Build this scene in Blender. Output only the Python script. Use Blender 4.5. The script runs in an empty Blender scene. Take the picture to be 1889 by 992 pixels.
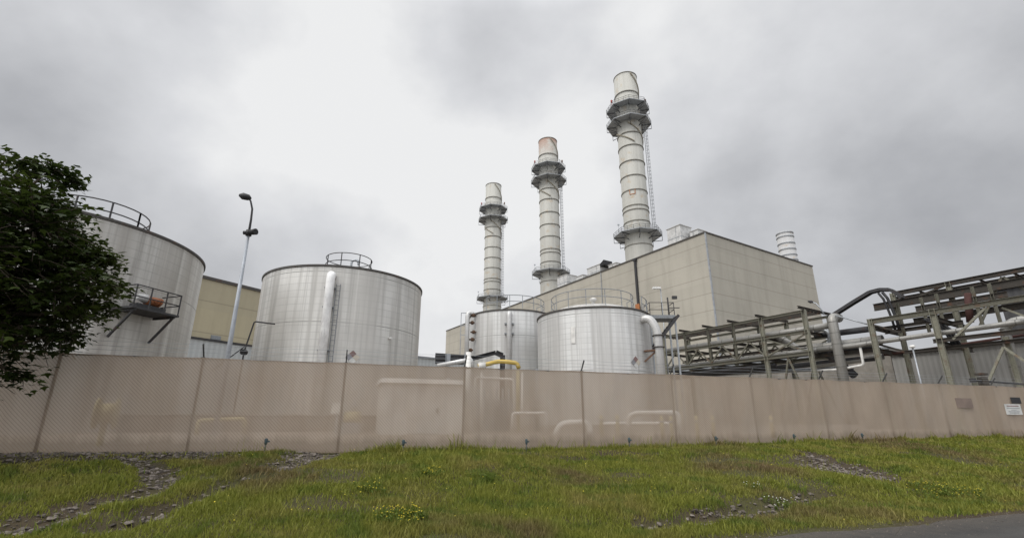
import bpy, math, random
import numpy as np
from mathutils import Vector, Matrix, noise as mnoise

random.seed(11)
rng = np.random.default_rng(11)
scene = bpy.context.scene
COL = scene.collection
PI = math.pi
R = math.radians

# ------------------------------------------------------------------ survey of the place
F, CX, CY = 560.0, 600.0, 289.0              # lens in photo pixels, principal point
TH = math.atan((457 - CY) / F)               # upward tilt of the camera
ZC = 0.70                                    # eye above the foot of the fence
CT, ST = math.cos(TH), math.sin(TH)
V3 = Vector

def ray(x, y):
    v = CY - y
    return V3((x - CX, F * CT - v * ST, F * ST + v * CT))

def at_z(x, y, z):
    r = ray(x, y)
    return r * ((z - ZC) / r.z) + V3((0, 0, ZC))

def at_d(x, y, d):                           # at plan distance d from the eye
    r = ray(x, y)
    return r * (d / math.hypot(r.x, r.y)) + V3((0, 0, ZC))

def at_Y(x, y, Y):
    r = ray(x, y)
    return r * (Y / r.y) + V3((0, 0, ZC))

def azim(x, y):
    r = ray(x, y)
    return math.atan2(r.x, r.y)

A0 = R(-32.0)
U = V3((math.sin(A0), math.cos(A0), 0))      # plant axis going away to the left
W = V3((U.y, -U.x, 0))                       # plant axis going away to the right
UP = V3((0, 0, 1))

def on_plane(x, y, p0, n=None):              # point on the upright plane through p0 with normal n
    n = W if n is None else n
    r = ray(x, y)
    e = V3((0, 0, ZC))
    return e + r * ((p0 - e).dot(n) / r.dot(n))

def z_over(x, y, p):                         # height at which the sight line passes plan point p
    d = math.hypot(p.x, p.y)
    r = ray(x, y)
    return ZC + r.z * d / math.hypot(r.x, r.y)

# ------------------------------------------------------------------ mesh building
class MB:
    def __init__(self):
        self.v, self.f, self.s, self.uv = [], [], [], []

    def face(self, idx, smooth=False, uv=None):
        self.f.append(tuple(idx)); self.s.append(smooth); self.uv.append(uv)

    def quad(self, a, b, c, d, uv=None, smooth=False):
        n = len(self.v)
        self.v += [tuple(a), tuple(b), tuple(c), tuple(d)]
        self.face((n, n + 1, n + 2, n + 3), smooth, uv)

    def hexa(self, p):                       # eight corners: four below, four above
        n = len(self.v)
        self.v += [tuple(q) for q in p]
        for q in ((3, 2, 1, 0), (4, 5, 6, 7), (0, 1, 5, 4), (1, 2, 6, 5), (2, 3, 7, 6), (3, 0, 4, 7)):
            self.face([n + k for k in q])
        return self

    def box(self, c, size, ax=None, ay=None):
        ax = V3((1, 0, 0)) if ax is None else ax
        ay = V3((-ax.y, ax.x, 0)) if ay is None else ay
        c = V3(c)
        a, b, h = ax * size[0] / 2, ay * size[1] / 2, UP * size[2] / 2
        return self.hexa([c - a - b - h, c + a - b - h, c + a + b - h, c - a + b - h,
                          c - a - b + h, c + a - b + h, c + a + b + h, c - a + b + h])

    def bar(self, p, q, w, h, up=UP):        # rectangular bar from p to q
        p, q = V3(p), V3(q)
        d = (q - p).normalized()
        side = d.cross(up)
        if side.length < 1e-4:
            side = d.cross(V3((0, 1, 0)))
        side.normalize()
        t = side.cross(d).normalized()
        a, b = side * w / 2, t * h / 2
        return self.hexa([p - a - b, p + a - b, p + a + b, p - a + b, q - a - b, q + a - b, q + a + b, q - a + b])

    def ibeam(self, p, q, w, h, up=UP, t=0.03):
        p, q = V3(p), V3(q)
        d = (q - p).normalized()
        side = d.cross(up)
        if side.length < 1e-4:
            side = d.cross(V3((0, 1, 0)))
        side.normalize()
        tt = side.cross(d).normalized()
        o = tt * (h / 2 - t / 2)
        self.bar(p + o, q + o, w, t, up)
        self.bar(p - o, q - o, w, t, up)
        self.bar(p, q, t, h - 2 * t, up)
        return self

    def tube(self, pts, r, n=8, caps=True, smooth=True, uvs=False):
        pts = [V3(p) for p in pts]
        rs = r if isinstance(r, (list, tuple)) else [r] * len(pts)
        base = len(self.v)
        prev = None
        L = 0.0
        Ls = []
        for i, p in enumerate(pts):
            if i:
                L += (p - pts[i - 1]).length
            Ls.append(L)
            d = (pts[min(i + 1, len(pts) - 1)] - pts[max(i - 1, 0)]).normalized()
            if prev is None:
                ref = UP if abs(d.z) < 0.9 else V3((1, 0, 0))
                a = d.cross(ref).normalized()
            else:
                a = (prev - d * prev.dot(d)).normalized()
            prev = a
            b = d.cross(a)
            for k in range(n):
                t = 2 * PI * k / n
                self.v.append(tuple(p + (a * math.cos(t) + b * math.sin(t)) * rs[i]))
        for i in range(len(pts) - 1):
            for k in range(n):
                k2 = (k + 1) % n
                uv = None
                if uvs:
                    c = 2 * PI * rs[i]
                    uv = [(k / n * c, Ls[i]), ((k + 1) / n * c, Ls[i]), ((k + 1) / n * c, Ls[i + 1]), (k / n * c, Ls[i + 1])]
                self.face((base + i * n + k, base + i * n + k2, base + (i + 1) * n + k2, base + (i + 1) * n + k), smooth, uv)
        if caps:
            self.face([base + k for k in range(n)][::-1])
            self.face([base + (len(pts) - 1) * n + k for k in range(n)])
        return self

    def lathe(self, c, prof, n=48, a0=0.0, a1=2 * PI, smooth=True):
        """prof: list of (radius, z); UV runs in metres round the shell and up."""
        c = V3(c)
        base = len(self.v)
        closed = abs(a1 - a0 - 2 * PI) < 1e-6
        m = n if closed else n + 1
        for (r, z) in prof:
            for k in range(m):
                t = a0 + (a1 - a0) * k / n
                self.v.append((c.x + r * math.cos(t), c.y + r * math.sin(t), c.z + z))
        rr = max(p[0] for p in prof)
        run = [0.0]
        for i in range(1, len(prof)):
            run.append(run[-1] + math.hypot(prof[i][0] - prof[i - 1][0], prof[i][1] - prof[i - 1][1]))
        for i in range(len(prof) - 1):
            for k in range(n):
                k2 = (k + 1) % m
                u0, u1 = rr * (a1 - a0) * k / n, rr * (a1 - a0) * (k + 1) / n
                self.face((base + i * m + k, base + i * m + k2, base + (i + 1) * m + k2, base + (i + 1) * m + k), smooth,
                          [(u0, run[i]), (u1, run[i]), (u1, run[i + 1]), (u0, run[i + 1])])
        return self

    def build(self, name, mat, parent=None, loc=None):
        root = parent
        off = V3((0, 0, 0))
        if parent is not None:
            off = ORIGIN[parent.name]
        elif loc is not None:
            off = V3(loc)
        me = bpy.data.meshes.new(name)
        me.from_pydata([(x - off.x, y - off.y, z - off.z) for x, y, z in self.v], [], self.f)
        me.polygons.foreach_set('use_smooth', self.s)
        if any(u is not None for u in self.uv):
            lay = me.uv_layers.new(name='UVMap')
            flat = []
            for f, u in zip(self.f, self.uv):
                for k in range(len(f)):
                    flat += list(u[k]) if u is not None else [0.0, 0.0]
            lay.data.foreach_set('uv', flat)
        me.materials.append(mat)
        me.update()
        o = bpy.data.objects.new(name, me)
        COL.objects.link(o)
        if parent is not None:
            o.parent = parent
        else:
            o.location = off
        ORIGIN[o.name] = off
        return o

ORIGIN = {}

def tag(o, label=None, cat=None, group=None, kind=None):
    if label: o['label'] = label
    if cat: o['category'] = cat
    if group: o['group'] = group
    if kind: o['kind'] = kind
    return o

def thing(name, label, cat, loc, group=None):
    o = bpy.data.objects.new(name, None)
    o.empty_display_size = 0.3
    o.location = V3(loc)
    COL.objects.link(o)
    ORIGIN[o.name] = V3(loc)
    return tag(o, label, cat, group)

def copy_thing(o, shift, label):
    c = o.copy(); COL.objects.link(c)
    c.location = o.location + V3(shift)
    ORIGIN[c.name] = V3(c.location)
    c['label'] = label
    for ch in list(o.children):
        d = ch.copy(); COL.objects.link(d); d.parent = c
        for g in ch.children:
            e = g.copy(); COL.objects.link(e); e.parent = d
    return c

def arc_pts(c, r, z, a0, a1, n=24):
    return [V3((c.x + r * math.cos(a0 + (a1 - a0) * i / n), c.y + r * math.sin(a0 + (a1 - a0) * i / n), z)) for i in range(n + 1)]

def ring_rail(mb, c, r, z, h=1.1, a0=0.0, a1=2 * PI, posts=10, t=0.03, n=32, mid=True):
    for k in ((h, h * 0.52) if mid else (h,)):
        mb.tube(arc_pts(c, r, z + k, a0, a1, n), t, 6, False)
    for i in range(posts + 1):
        a = a0 + (a1 - a0) * i / posts
        p = V3((c.x + r * math.cos(a), c.y + r * math.sin(a), z))
        mb.bar(p, p + UP * h, t * 1.8, t * 1.8)

def bend(pts, rad, n=5):                     # round the corners of a polyline
    pts = [V3(p) for p in pts]
    out = [pts[0]]
    for i in range(1, len(pts) - 1):
        a, b, c = pts[i - 1], pts[i], pts[i + 1]
        r = min(rad, (a - b).length * .48, (c - b).length * .48)
        p, q = b + (a - b).normalized() * r, b + (c - b).normalized() * r
        for k in range(n + 1):
            t = k / n
            out.append(p * (1 - t) ** 2 + b * 2 * t * (1 - t) + q * t * t)
    out.append(pts[-1])
    return out

# ------------------------------------------------------------------ materials
class NT:
    def __init__(self, name):
        self.m = bpy.data.materials.new(name); self.m.use_nodes = True
        self.t = self.m.node_tree; self.t.nodes.clear()
        self.out = self.t.nodes.new('ShaderNodeOutputMaterial')

    def n(self, kind, **kw):
        nd = self.t.nodes.new(kind)
        for k, v in kw.items():
            if k in nd.inputs: nd.inputs[k].default_value = v
            else: setattr(nd, k, v)
        return nd

    def l(self, a, b):
        self.t.links.new(a, b)

    def math(self, op, a, b=None, c=None, clamp=False):
        nd = self.t.nodes.new('ShaderNodeMath'); nd.operation = op; nd.use_clamp = clamp
        for i, x in enumerate((a, b, c)):
            if x is None: continue
            if isinstance(x, (int, float)): nd.inputs[i].default_value = x
            else: self.l(x, nd.inputs[i])
        return nd.outputs[0]

    def mix(self, fac, a, b, mode='MIX'):
        nd = self.t.nodes.new('ShaderNodeMix'); nd.data_type = 'RGBA'; nd.blend_type = mode
        for x, i in ((fac, 0), (a, 6), (b, 7)):
            if isinstance(x, (int, float)): nd.inputs[i].default_value = x
            elif isinstance(x, tuple): nd.inputs[i].default_value = (*x, 1) if len(x) == 3 else x
            else: self.l(x, nd.inputs[i])
        return nd.outputs[2]

    def ramp(self, fac, stops):
        nd = self.t.nodes.new('ShaderNodeValToRGB')
        cr = nd.color_ramp
        while len(cr.elements) < len(stops): cr.elements.new(0.5)
        for e, (p, c) in zip(cr.elements, stops):
            e.position = p
            e.color = (c, c, c, 1) if isinstance(c, (int, float)) else (*c, 1)
        self.l(fac, nd.inputs[0])
        return nd.outputs[0]

    def noise(self, vec, scale, detail=4.0, rough=0.55, stretch=None):
        if stretch is not None:
            mp = self.n('ShaderNodeMapping'); mp.inputs['Scale'].default_value = stretch
            self.l(vec, mp.inputs[0]); vec = mp.outputs[0]
        nd = self.n('ShaderNodeTexNoise', Scale=scale, Detail=detail, Roughness=rough)
        self.l(vec, nd.inputs['Vector'])
        return nd.outputs[0]

    def coords(self, which='Object'):
        return self.n('ShaderNodeTexCoord').outputs[which]

    def pos(self):
        return self.n('ShaderNodeNewGeometry').outputs['Position']

    def finish(self, color, rough=0.7, metal=0.0, bump=None, bstr=0.3, bdist=0.02, spec=0.3):
        p = self.n('ShaderNodeBsdfPrincipled')
        for x, k in ((color, 'Base Color'), (rough, 'Roughness'), (metal, 'Metallic')):
            if isinstance(x, (int, float)): p.inputs[k].default_value = x
            elif isinstance(x, tuple): p.inputs[k].default_value = (*x, 1)
            else: self.l(x, p.inputs[k])
        p.inputs['Specular IOR Level'].default_value = spec
        if bump is not None:
            b = self.n('ShaderNodeBump', Strength=bstr, Distance=bdist)
            self.l(bump, b.inputs['Height']); self.l(b.outputs[0], p.inputs['Normal'])
        self.l(p.outputs[0], self.out.inputs[0])
        return self.m

def m_plain(name, col, rough=0.6, metal=0.0, var=0.25, scale=1.5, spec=0.3, dirt=(0.09, 0.075, 0.06), damt=0.25):
    k = NT(name)
    v = k.pos()
    n1 = k.noise(v, scale, 5)
    n2 = k.noise(v, scale * 5, 4, 0.65, (1, 1, 0.25))
    c = k.mix(k.ramp(n1, [(0.3, 0.0), (0.7, 1.0)]), tuple(x * (1 - var) for x in col), tuple(min(1, x * (1 + var * .4)) for x in col))
    c = k.mix(k.math('MULTIPLY', k.ramp(n2, [(0.52, 0.0), (0.75, 1.0)]), damt), c, dirt)
    return k.finish(c, rough, metal, n2, 0.1, 0.01, spec)

def m_rusty(name, col, amt=0.5):
    k = NT(name)
    v = k.pos()
    n1 = k.noise(v, 1.7, 6, 0.65)
    n2 = k.noise(v, 9, 4)
    c = k.mix(k.ramp(n2, [(0.35, 0.0), (0.65, 1.0)]), tuple(x * .75 for x in col), col)
    c = k.mix(k.math('MULTIPLY', k.ramp(n1, [(0.55, 0.0), (0.68, 1.0)]), amt), c, (0.13, 0.055, 0.025))
    return k.finish(c, 0.75, 0.0, n2, 0.15, 0.01)

def m_tank(name, base, tone, seam_h, row=0.47, col_w=2.3, warm=0.0):
    """weathered aluminium jacketing: bands, sheet laps and run-down streaks; UV in metres"""
    k = NT(name)
    uv = k.coords('UV')
    br = k.n('ShaderNodeTexBrick', Scale=1.0)
    br.inputs['Mortar Size'].default_value = 0.013
    br.inputs['Mortar Smooth'].default_value = 0.3
    br.inputs['Brick Width'].default_value = col_w
    br.inputs['Row Height'].default_value = row
    br.inputs['Bias'].default_value = -0.1
    br.offset = 0.0
    br.inputs['Color1'].default_value = (*[x * 0.93 for x in base], 1)
    br.inputs['Color2'].default_value = (*base, 1)
    br.inputs['Mortar'].default_value = (*[x * 0.62 for x in base], 1)
    k.l(uv, br.inputs['Vector'])
    c = br.outputs['Color']
    sep = k.n('ShaderNodeSeparateXYZ'); k.l(uv, sep.inputs[0])
    v = sep.outputs[1]
    md = k.math('MODULO', k.math('ADD', v, 0.02), seam_h)
    c = k.mix(k.math('MULTIPLY', k.math('LESS_THAN', md, 0.05), 0.75), c, (0.10, 0.10, 0.095))
    s1 = k.noise(uv, 1.0, 6, 0.6, (0.75, 0.028, 1))
    s2 = k.noise(uv, 1.0, 5, 0.6, (3.4, 0.06, 1))
    s3 = k.noise(uv, 0.35, 4, 0.5)
    c = k.mix(k.math('MULTIPLY', k.ramp(s1, [(0.42, 0.0), (0.58, 1.0)]), 0.75), c, tone)
    c = k.mix(k.math('MULTIPLY', k.ramp(s2, [(0.50, 0.0), (0.64, 1.0)]), 0.6), c, tuple(x * 0.74 for x in tone))
    c = k.mix(k.math('MULTIPLY', k.ramp(s2, [(0.28, 1.0), (0.42, 0.0)]), 0.5), c, tuple(min(1, x * 1.18) for x in base))
    c = k.mix(k.math('MULTIPLY', k.ramp(s3, [(0.45, 0.0), (0.7, 1.0)]), 0.35), c, tuple(x * 0.8 for x in tone))
    if warm:
        c = k.mix(warm, c, (0.42, 0.33, 0.24))
    return k.finish(c, 0.48, 0.42, k.math('ADD', br.outputs['Fac'], k.math('MULTIPLY', s1, -0.6)), 0.22, 0.012, 0.35)

def m_stack(name, base, rust):
    k = NT(name)
    uv = k.coords('UV')
    v = k.pos()
    s1 = k.noise(uv, 1.0, 6, 0.6, (1.0, 0.04, 1))
    s2 = k.noise(v, 0.4, 5, 0.6)
    c = k.mix(k.math('MULTIPLY', k.ramp(s1, [(0.45, 0.0), (0.7, 1.0)]), 0.55), base, tuple(x * 0.7 for x in base))
    c = k.mix(k.math('MULTIPLY', k.ramp(s2, [(0.58, 0.0), (0.70, 1.0)]), 0.6), c, (0.36, 0.26, 0.15))
    if rust:
        sep = k.n('ShaderNodeSeparateXYZ'); k.l(v, sep.inputs[0])
        hz = k.n('ShaderNodeMapRange'); hz.inputs[1].default_value = rust - 7.0; hz.inputs[2].default_value = rust
        k.l(sep.outputs[2], hz.inputs[0])
        s3 = k.noise(v, 0.22, 5, 0.65)
        f = k.math('MULTIPLY', hz.outputs[0], k.ramp(s3, [(0.36, 0.0), (0.48, 1.0)]))
        c = k.mix(k.math('MULTIPLY', f, .8), c, (0.29, 0.15, 0.10))
    return k.finish(c, 0.6, 0.0, s1, 0.1, 0.02)

def m_precast(name, col, ztop, joints):
    """precast wall panels: horizontal joints at given drops below the coping, faint vertical joints and rain stains"""
    k = NT(name)
    uv = k.coords('UV')
    sep = k.n('ShaderNodeSeparateXYZ'); k.l(uv, sep.inputs[0])
    u, v = sep.outputs[0], sep.outputs[1]
    n1 = k.noise(uv, 0.12, 4, 0.55)
    n2 = k.noise(uv, 1.0, 6, 0.62, (0.5, 0.05, 1))
    n3 = k.noise(uv, 3.0, 5, 0.6)
    blk = k.n('ShaderNodeTexWhiteNoise', noise_dimensions='2D')
    cmb = k.n('ShaderNodeCombineXYZ')
    k.l(k.math('FLOOR', k.math('DIVIDE', u, 9.0)), cmb.inputs[0]); k.l(k.math('FLOOR', k.math('DIVIDE', v, joints[1])), cmb.inputs[1])
    k.l(cmb.outputs[0], blk.inputs['Vector'])
    c = k.mix(k.ramp(n1, [(0.3, 0.0), (0.7, 1.0)]), tuple(x * 0.92 for x in col), tuple(x * 1.05 for x in col))
    c = k.mix(k.math('MULTIPLY', blk.outputs[0], 0.16), c, (0.27, 0.262, 0.225))
    c = k.mix(k.math('MULTIPLY', k.ramp(n2, [(0.46, 0.0), (0.70, 1.0)]), 0.42), c, tuple(x * 0.62 for x in col))
    c = k.mix(k.math('MULTIPLY', k.ramp(n3, [(0.5, 0.0), (0.8, 1.0)]), 0.1), c, (0.2, 0.19, 0.16))
    d = k.math('SUBTRACT', joints[0], v)            # v counts down from the coping
    md = k.math('MODULO', k.math('ADD', k.math('SUBTRACT', v, joints[0]), joints[1] * 4), joints[1])
    line = k.math('LESS_THAN', md, 0.13)
    c = k.mix(k.math('MULTIPLY', line, 0.36), c, (0.15, 0.135, 0.11))
    mu = k.math('MODULO', k.math('ADD', u, 900.0), 9.0)
    c = k.mix(k.math('MULTIPLY', k.math('LESS_THAN', mu, 0.07), 0.03), c, (0.15, 0.13, 0.1))
    return k.finish(c, 0.9, 0.0, n3, 0.15, 0.02, 0.15)

def m_corrugated(name, col, pitch=0.33):
    k = NT(name)
    uv = k.coords('UV')
    sep = k.n('ShaderNodeSeparateXYZ'); k.l(uv, sep.inputs[0])
    w = k.math('SINE', k.math('MULTIPLY', sep.outputs[0], 2 * PI / pitch))
    n1 = k.noise(uv, 1.0, 5, 0.6, (0.8, 0.08, 1))
    c = k.mix(k.math('MULTIPLY', k.ramp(n1, [(0.4, 0.0), (0.7, 1.0)]), 0.25), col, tuple(x * 0.75 for x in col))
    c = k.mix(k.ramp(w, [(0.0, 0.25), (0.2, 0.0)]), c, tuple(x * 0.6 for x in col))
    return k.finish(c, 0.55, 0.2, w, 0.3, 0.03)

def m_mesh():
    """tan wind-screen fabric behind galvanised chain link: open weave lets part of the yard show"""
    k = NT('privacy_mesh')
    uv = k.coords('UV')
    sep = k.n('ShaderNodeSeparateXYZ'); k.l(uv, sep.inputs[0])
    u, v = sep.outputs[0], sep.outputs[1]
    P = 0.085
    a = k.math('ABSOLUTE', k.math('SINE', k.math('MULTIPLY', k.math('ADD', u, v), PI / P)))
    b = k.math('ABSOLUTE', k.math('SINE', k.math('MULTIPLY', k.math('SUBTRACT', u, v), PI / P)))
    wa = k.ramp(a, [(0.15, 1.0), (0.5, 0.0)])
    wb = k.ramp(b, [(0.18, 1.0), (0.42, 0.0)])
    wire = k.math('MAXIMUM', wa, k.math('MULTIPLY', wb, 0.25))
    n1 = k.noise(uv, 0.35, 4, 0.55)
    n2 = k.noise(uv, 1.0, 5, 0.6, (2.2, 0.25, 1))
    c = k.mix(k.ramp(n1, [(0.3, 0.0), (0.7, 1.0)]), (0.46, 0.375, 0.295), (0.535, 0.44, 0.35))
    c = k.mix(k.math('MULTIPLY', k.ramp(n2, [(0.45, 0.0), (0.75, 1.0)]), 0.25), c, (0.24, 0.18, 0.14))
    n3_ = k.noise(uv, 1.0, 4, 0.55, (0.9, 0.5, 1))
    c = k.mix(k.math('MULTIPLY', k.ramp(n3_, [(0.5, 0.0), (0.66, 1.0)]), 0.22), c, (0.52, 0.47, 0.41))
    low = k.ramp(k.math('SUBTRACT', v, k.math('MULTIPLY', n2, 0.5)), [(0.0, 1.0), (0.2, 0.0)])
    c = k.mix(k.math('MULTIPLY', low, 0.5), c, (0.17, 0.13, 0.09))
    c = k.mix(k.math('MULTIPLY', wire, 0.7), c, (0.16, 0.11, 0.08))
    p = k.n('ShaderNodeBsdfDiffuse'); k.l(c, p.inputs[0])
    tl = k.n('ShaderNodeBsdfTranslucent'); k.l(c, tl.inputs[0])
    ms = k.n('ShaderNodeMixShader'); ms.inputs[0].default_value = 0.30
    k.l(p.outputs[0], ms.inputs[1]); k.l(tl.outputs[0], ms.inputs[2])
    tr = k.n('ShaderNodeBsdfTransparent')
    m2 = k.n('ShaderNodeMixShader')
    op = k.math('ADD', 0.74, k.math('MULTIPLY', wire, 0.25), clamp=True)
    k.l(op, m2.inputs[0]); k.l(tr.outputs[0], m2.inputs[1]); k.l(ms.outputs[0], m2.inputs[2])
    k.l(m2.outputs[0], k.out.inputs[0])
    return k.m

def m_leaf(name, c1, c2, c3, trans=0.35):
    k = NT(name)
    g = k.n('ShaderNodeNewGeometry')
    rnd = g.outputs['Random Per Island']
    n1 = k.noise(g.outputs['Position'], 0.9, 3)
    c = k.mix(rnd, c1, c2)
    c = k.mix(k.ramp(n1, [(0.4, 0.0), (0.65, 1.0)]), c, c3)
    p = k.n('ShaderNodeBsdfPrincipled', Roughness=0.55)
    p.inputs['Specular IOR Level'].default_value = 0.25
    k.l(c, p.inputs['Base Color'])
    tl = k.n('ShaderNodeBsdfTranslucent'); k.l(c, tl.inputs[0])
    ms = k.n('ShaderNodeMixShader'); ms.inputs[0].default_value = trans
    k.l(p.outputs[0], ms.inputs[1]); k.l(tl.outputs[0], ms.inputs[2]); k.l(ms.outputs[0], k.out.inputs[0])
    return k.m

def m_grass():
    k = NT('grass_blades')
    g = k.n('ShaderNodeNewGeometry')
    rnd = g.outputs['Random Per Island']
    v = g.outputs['Position']
    n1 = k.noise(v, 0.55, 4, 0.6)
    n2 = k.noise(v, 0.23, 3, 0.5)
    n3 = k.noise(v, 1.4, 3, 0.5)
    c = k.mix(rnd, (0.122, 0.143, 0.020), (0.265, 0.275, 0.052))
    c = k.mix(k.ramp(n1, [(0.47, 0.0), (0.66, 0.8)]), c, k.mix(rnd, (0.20, 0.175, 0.055), (0.29, 0.25, 0.075)))
    c = k.mix(k.math('MULTIPLY', k.ramp(n2, [(0.53, 0.0), (0.64, 1.0)]), 0.7), c, k.mix(rnd, (0.13, 0.08, 0.058), (0.20, 0.135, 0.09)))
    c = k.mix(k.math('MULTIPLY', k.ramp(n3, [(0.52, 0.0), (0.64, 1.0)]), 0.8), c, k.mix(rnd, (0.068, 0.11, 0.018), (0.15, 0.19, 0.033)))
    p = k.n('ShaderNodeBsdfPrincipled', Roughness=0.6)
    p.inputs['Specular IOR Level'].default_value = 0.2
    k.l(c, p.inputs['Base Color'])
    tl = k.n('ShaderNodeBsdfTranslucent'); k.l(c, tl.inputs[0])
    ms = k.n('ShaderNodeMixShader'); ms.inputs[0].default_value = 0.3
    k.l(p.outputs[0], ms.inputs[1]); k.l(tl.outputs[0], ms.inputs[2]); k.l(ms.outputs[0], k.out.inputs[0])
    return k.m

def m_ground():
    k = NT('soil')
    v = k.pos()
    n1 = k.noise(v, 0.6, 6, 0.6)
    n2 = k.noise(v, 14, 5, 0.7)
    n3 = k.noise(v, 0.25, 3)
    sep = k.n('ShaderNodeSeparateXYZ'); k.l(v, sep.inputs[0])
    side = k.math('SUBTRACT', sep.outputs[1], k.math('ADD', k.math('MULTIPLY', sep.outputs[0], 0.316), 15.6))
    c = k.mix(n1, (0.04, 0.031, 0.022), (0.085, 0.067, 0.042))
    c = k.mix(k.ramp(n3, [(0.4, 0.0), (0.6, 0.6)]), c, (0.07, 0.075, 0.025))
    yard = k.mix(n2, (0.16, 0.135, 0.11), (0.30, 0.27, 0.23))
    c = k.mix(k.math('GREATER_THAN', side, 0.25), c, yard)
    c = k.mix(k.ramp(n2, [(0.35, 0.5), (0.55, 0.0)]), c, (0.04, 0.033, 0.025))
    return k.finish(c, 0.95, 0.0, n2, 0.6, 0.05, 0.1)

def m_asphalt():
    k = NT('asphalt')
    v = k.pos()
    n1 = k.noise(v, 0.35, 5, 0.6)
    n2 = k.noise(v, 60, 4, 0.75)
    n4 = k.noise(v, 1.0, 4, 0.6, (0.25, 1.6, 1))
    vo = k.n('ShaderNodeTexVoronoi', Scale=95.0); k.l(v, vo.inputs['Vector'])
    wob = k.noise(v, 1.3, 4)
    cr = k.n('ShaderNodeTexVoronoi', Scale=0.42, feature='DISTANCE_TO_EDGE')
    va = k.n('ShaderNodeVectorMath', operation='ADD')
    sc = k.n('ShaderNodeCombineXYZ'); k.l(wob, sc.inputs[0]); k.l(wob, sc.inputs[1])
    k.l(v, va.inputs[0]); k.l(sc.outputs[0], va.inputs[1]); k.l(va.outputs[0], cr.inputs['Vector'])
    n5 = k.noise(v, 0.11, 3, 0.5)
    n6 = k.noise(v, 4.5, 6, 0.65)
    c = k.mix(n1, (0.024, 0.023, 0.024), (0.048, 0.047, 0.045))
    c = k.mix(k.math('MULTIPLY', k.ramp(n5, [(0.42, 0.0), (0.6, 1.0)]), 0.55), c, (0.062, 0.059, 0.055))
    c = k.mix(k.math('MULTIPLY', k.ramp(n4, [(0.45, 0.0), (0.7, 1.0)]), 0.4), c, (0.066, 0.063, 0.058))
    c = k.mix(k.math('MULTIPLY', k.ramp(n6, [(0.52, 0.0), (0.7, 1.0)]), 0.55), c, (0.022, 0.021, 0.021))
    c = k.mix(k.math('MULTIPLY', k.ramp(vo.outputs['Color'], [(0.6, 0.0), (0.95, 1.0)]), k.math('ADD', 0.15, k.math('MULTIPLY', n1, 0.5))), c, (0.11, 0.104, 0.096))
    c = k.mix(k.math('MULTIPLY', k.ramp(n2, [(0.35, 1.0), (0.5, 0.0)]), 0.75), c, (0.014, 0.014, 0.014))
    wid_ = k.math('MULTIPLY', k.math('ADD', n6, -0.25), 0.05)
    n7 = k.noise(v, 0.5, 3)
    on = k.ramp(n7, [(0.44, 0.0), (0.60, 1.0)])
    crk = k.math('MULTIPLY', k.math('LESS_THAN', cr.outputs['Distance'], k.math('MULTIPLY', k.math('MULTIPLY', wid_, 0.28), on)), 0.8)
    crumb = k.math('MULTIPLY', k.math('LESS_THAN', cr.outputs['Distance'], k.math('MULTIPLY', k.math('MULTIPLY', wid_, 2.0), on)), on)
    c = k.mix(k.math('MULTIPLY', crumb, k.math('MULTIPLY', k.ramp(n2, [(0.45, 0.0), (0.6, 1.0)]), 0.5)), c, (0.085, 0.078, 0.068))
    c = k.mix(crk, c, (0.012, 0.011, 0.010))
    sp0 = k.n('ShaderNodeSeparateXYZ'); k.l(v, sp0.inputs[0])
    across = k.math('ADD', k.math('SUBTRACT', k.math('ADD', k.math('MULTIPLY', sp0.outputs[0], 0.316), 7.0), sp0.outputs[1]), k.math('MULTIPLY', k.math('SUBTRACT', n6, 0.5), 0.10))
    along = k.math('ADD', k.math('ADD', sp0.outputs[0], k.math('MULTIPLY', sp0.outputs[1], 0.316)), k.math('MULTIPLY', k.math('SUBTRACT', n6, 0.5), 0.10))
    for t0, t1, amt in ((1.2, 0.42, 0.34), (2.9, 0.42, 0.34), (4.5, 0.40, 0.26), (6.2, 0.40, 0.26)):   # polished wheel paths
        tr = k.math('SUBTRACT', 1.0, k.math('DIVIDE', k.math('ABSOLUTE', k.math('SUBTRACT', across, t0)), t1), clamp=True)
        c = k.mix(k.math('MULTIPLY', k.math('MULTIPLY', tr, k.ramp(n1, [(0.3, 0.4), (0.6, 1.0)])), amt), c, (0.092, 0.089, 0.084))
    jt = k.math('LESS_THAN', k.math('ABSOLUTE', k.math('SUBTRACT', across, 3.75)), k.math('MULTIPLY', k.math('SUBTRACT', n6, 0.30), 0.12))
    c = k.mix(k.math('MULTIPLY', jt, 0.8), c, (0.014, 0.013, 0.012))
    def inside(x, lo, hi):
        return k.math('MULTIPLY', k.math('GREATER_THAN', x, lo), k.math('LESS_THAN', x, hi))
    pt = k.math('MAXIMUM', k.math('MULTIPLY', inside(across, 0.5, 2.3), inside(along, -1.6, 1.6)), k.math('MULTIPLY', inside(across, 4.2, 6.9), inside(along, 7.0, 9.4)))
    c = k.mix(k.math('MULTIPLY', pt, 0.55), c, k.mix(n2, (0.014, 0.014, 0.015), (0.046, 0.046, 0.047)))
    oil = k.ramp(k.noise(v, 0.9, 5, 0.6), [(0.62, 0.0), (0.70, 1.0)])
    c = k.mix(k.math('MULTIPLY', oil, 0.5), c, (0.013, 0.013, 0.014))
    sep = k.n('ShaderNodeSeparateXYZ'); k.l(v, sep.inputs[0])
    edge = k.math('SUBTRACT', k.math('ADD', k.math('MULTIPLY', sep.outputs[0], 0.33), 7.0), sep.outputs[1])
    dust = k.ramp(k.math('ADD', k.math('MULTIPLY', edge, 0.5), k.math('MULTIPLY', n6, 0.8)), [(0.35, 1.0), (0.95, 0.0)])
    c = k.mix(k.math('MULTIPLY', dust, 0.7), c, k.mix(n2, (0.05, 0.042, 0.033), (0.13, 0.11, 0.088)))
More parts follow.
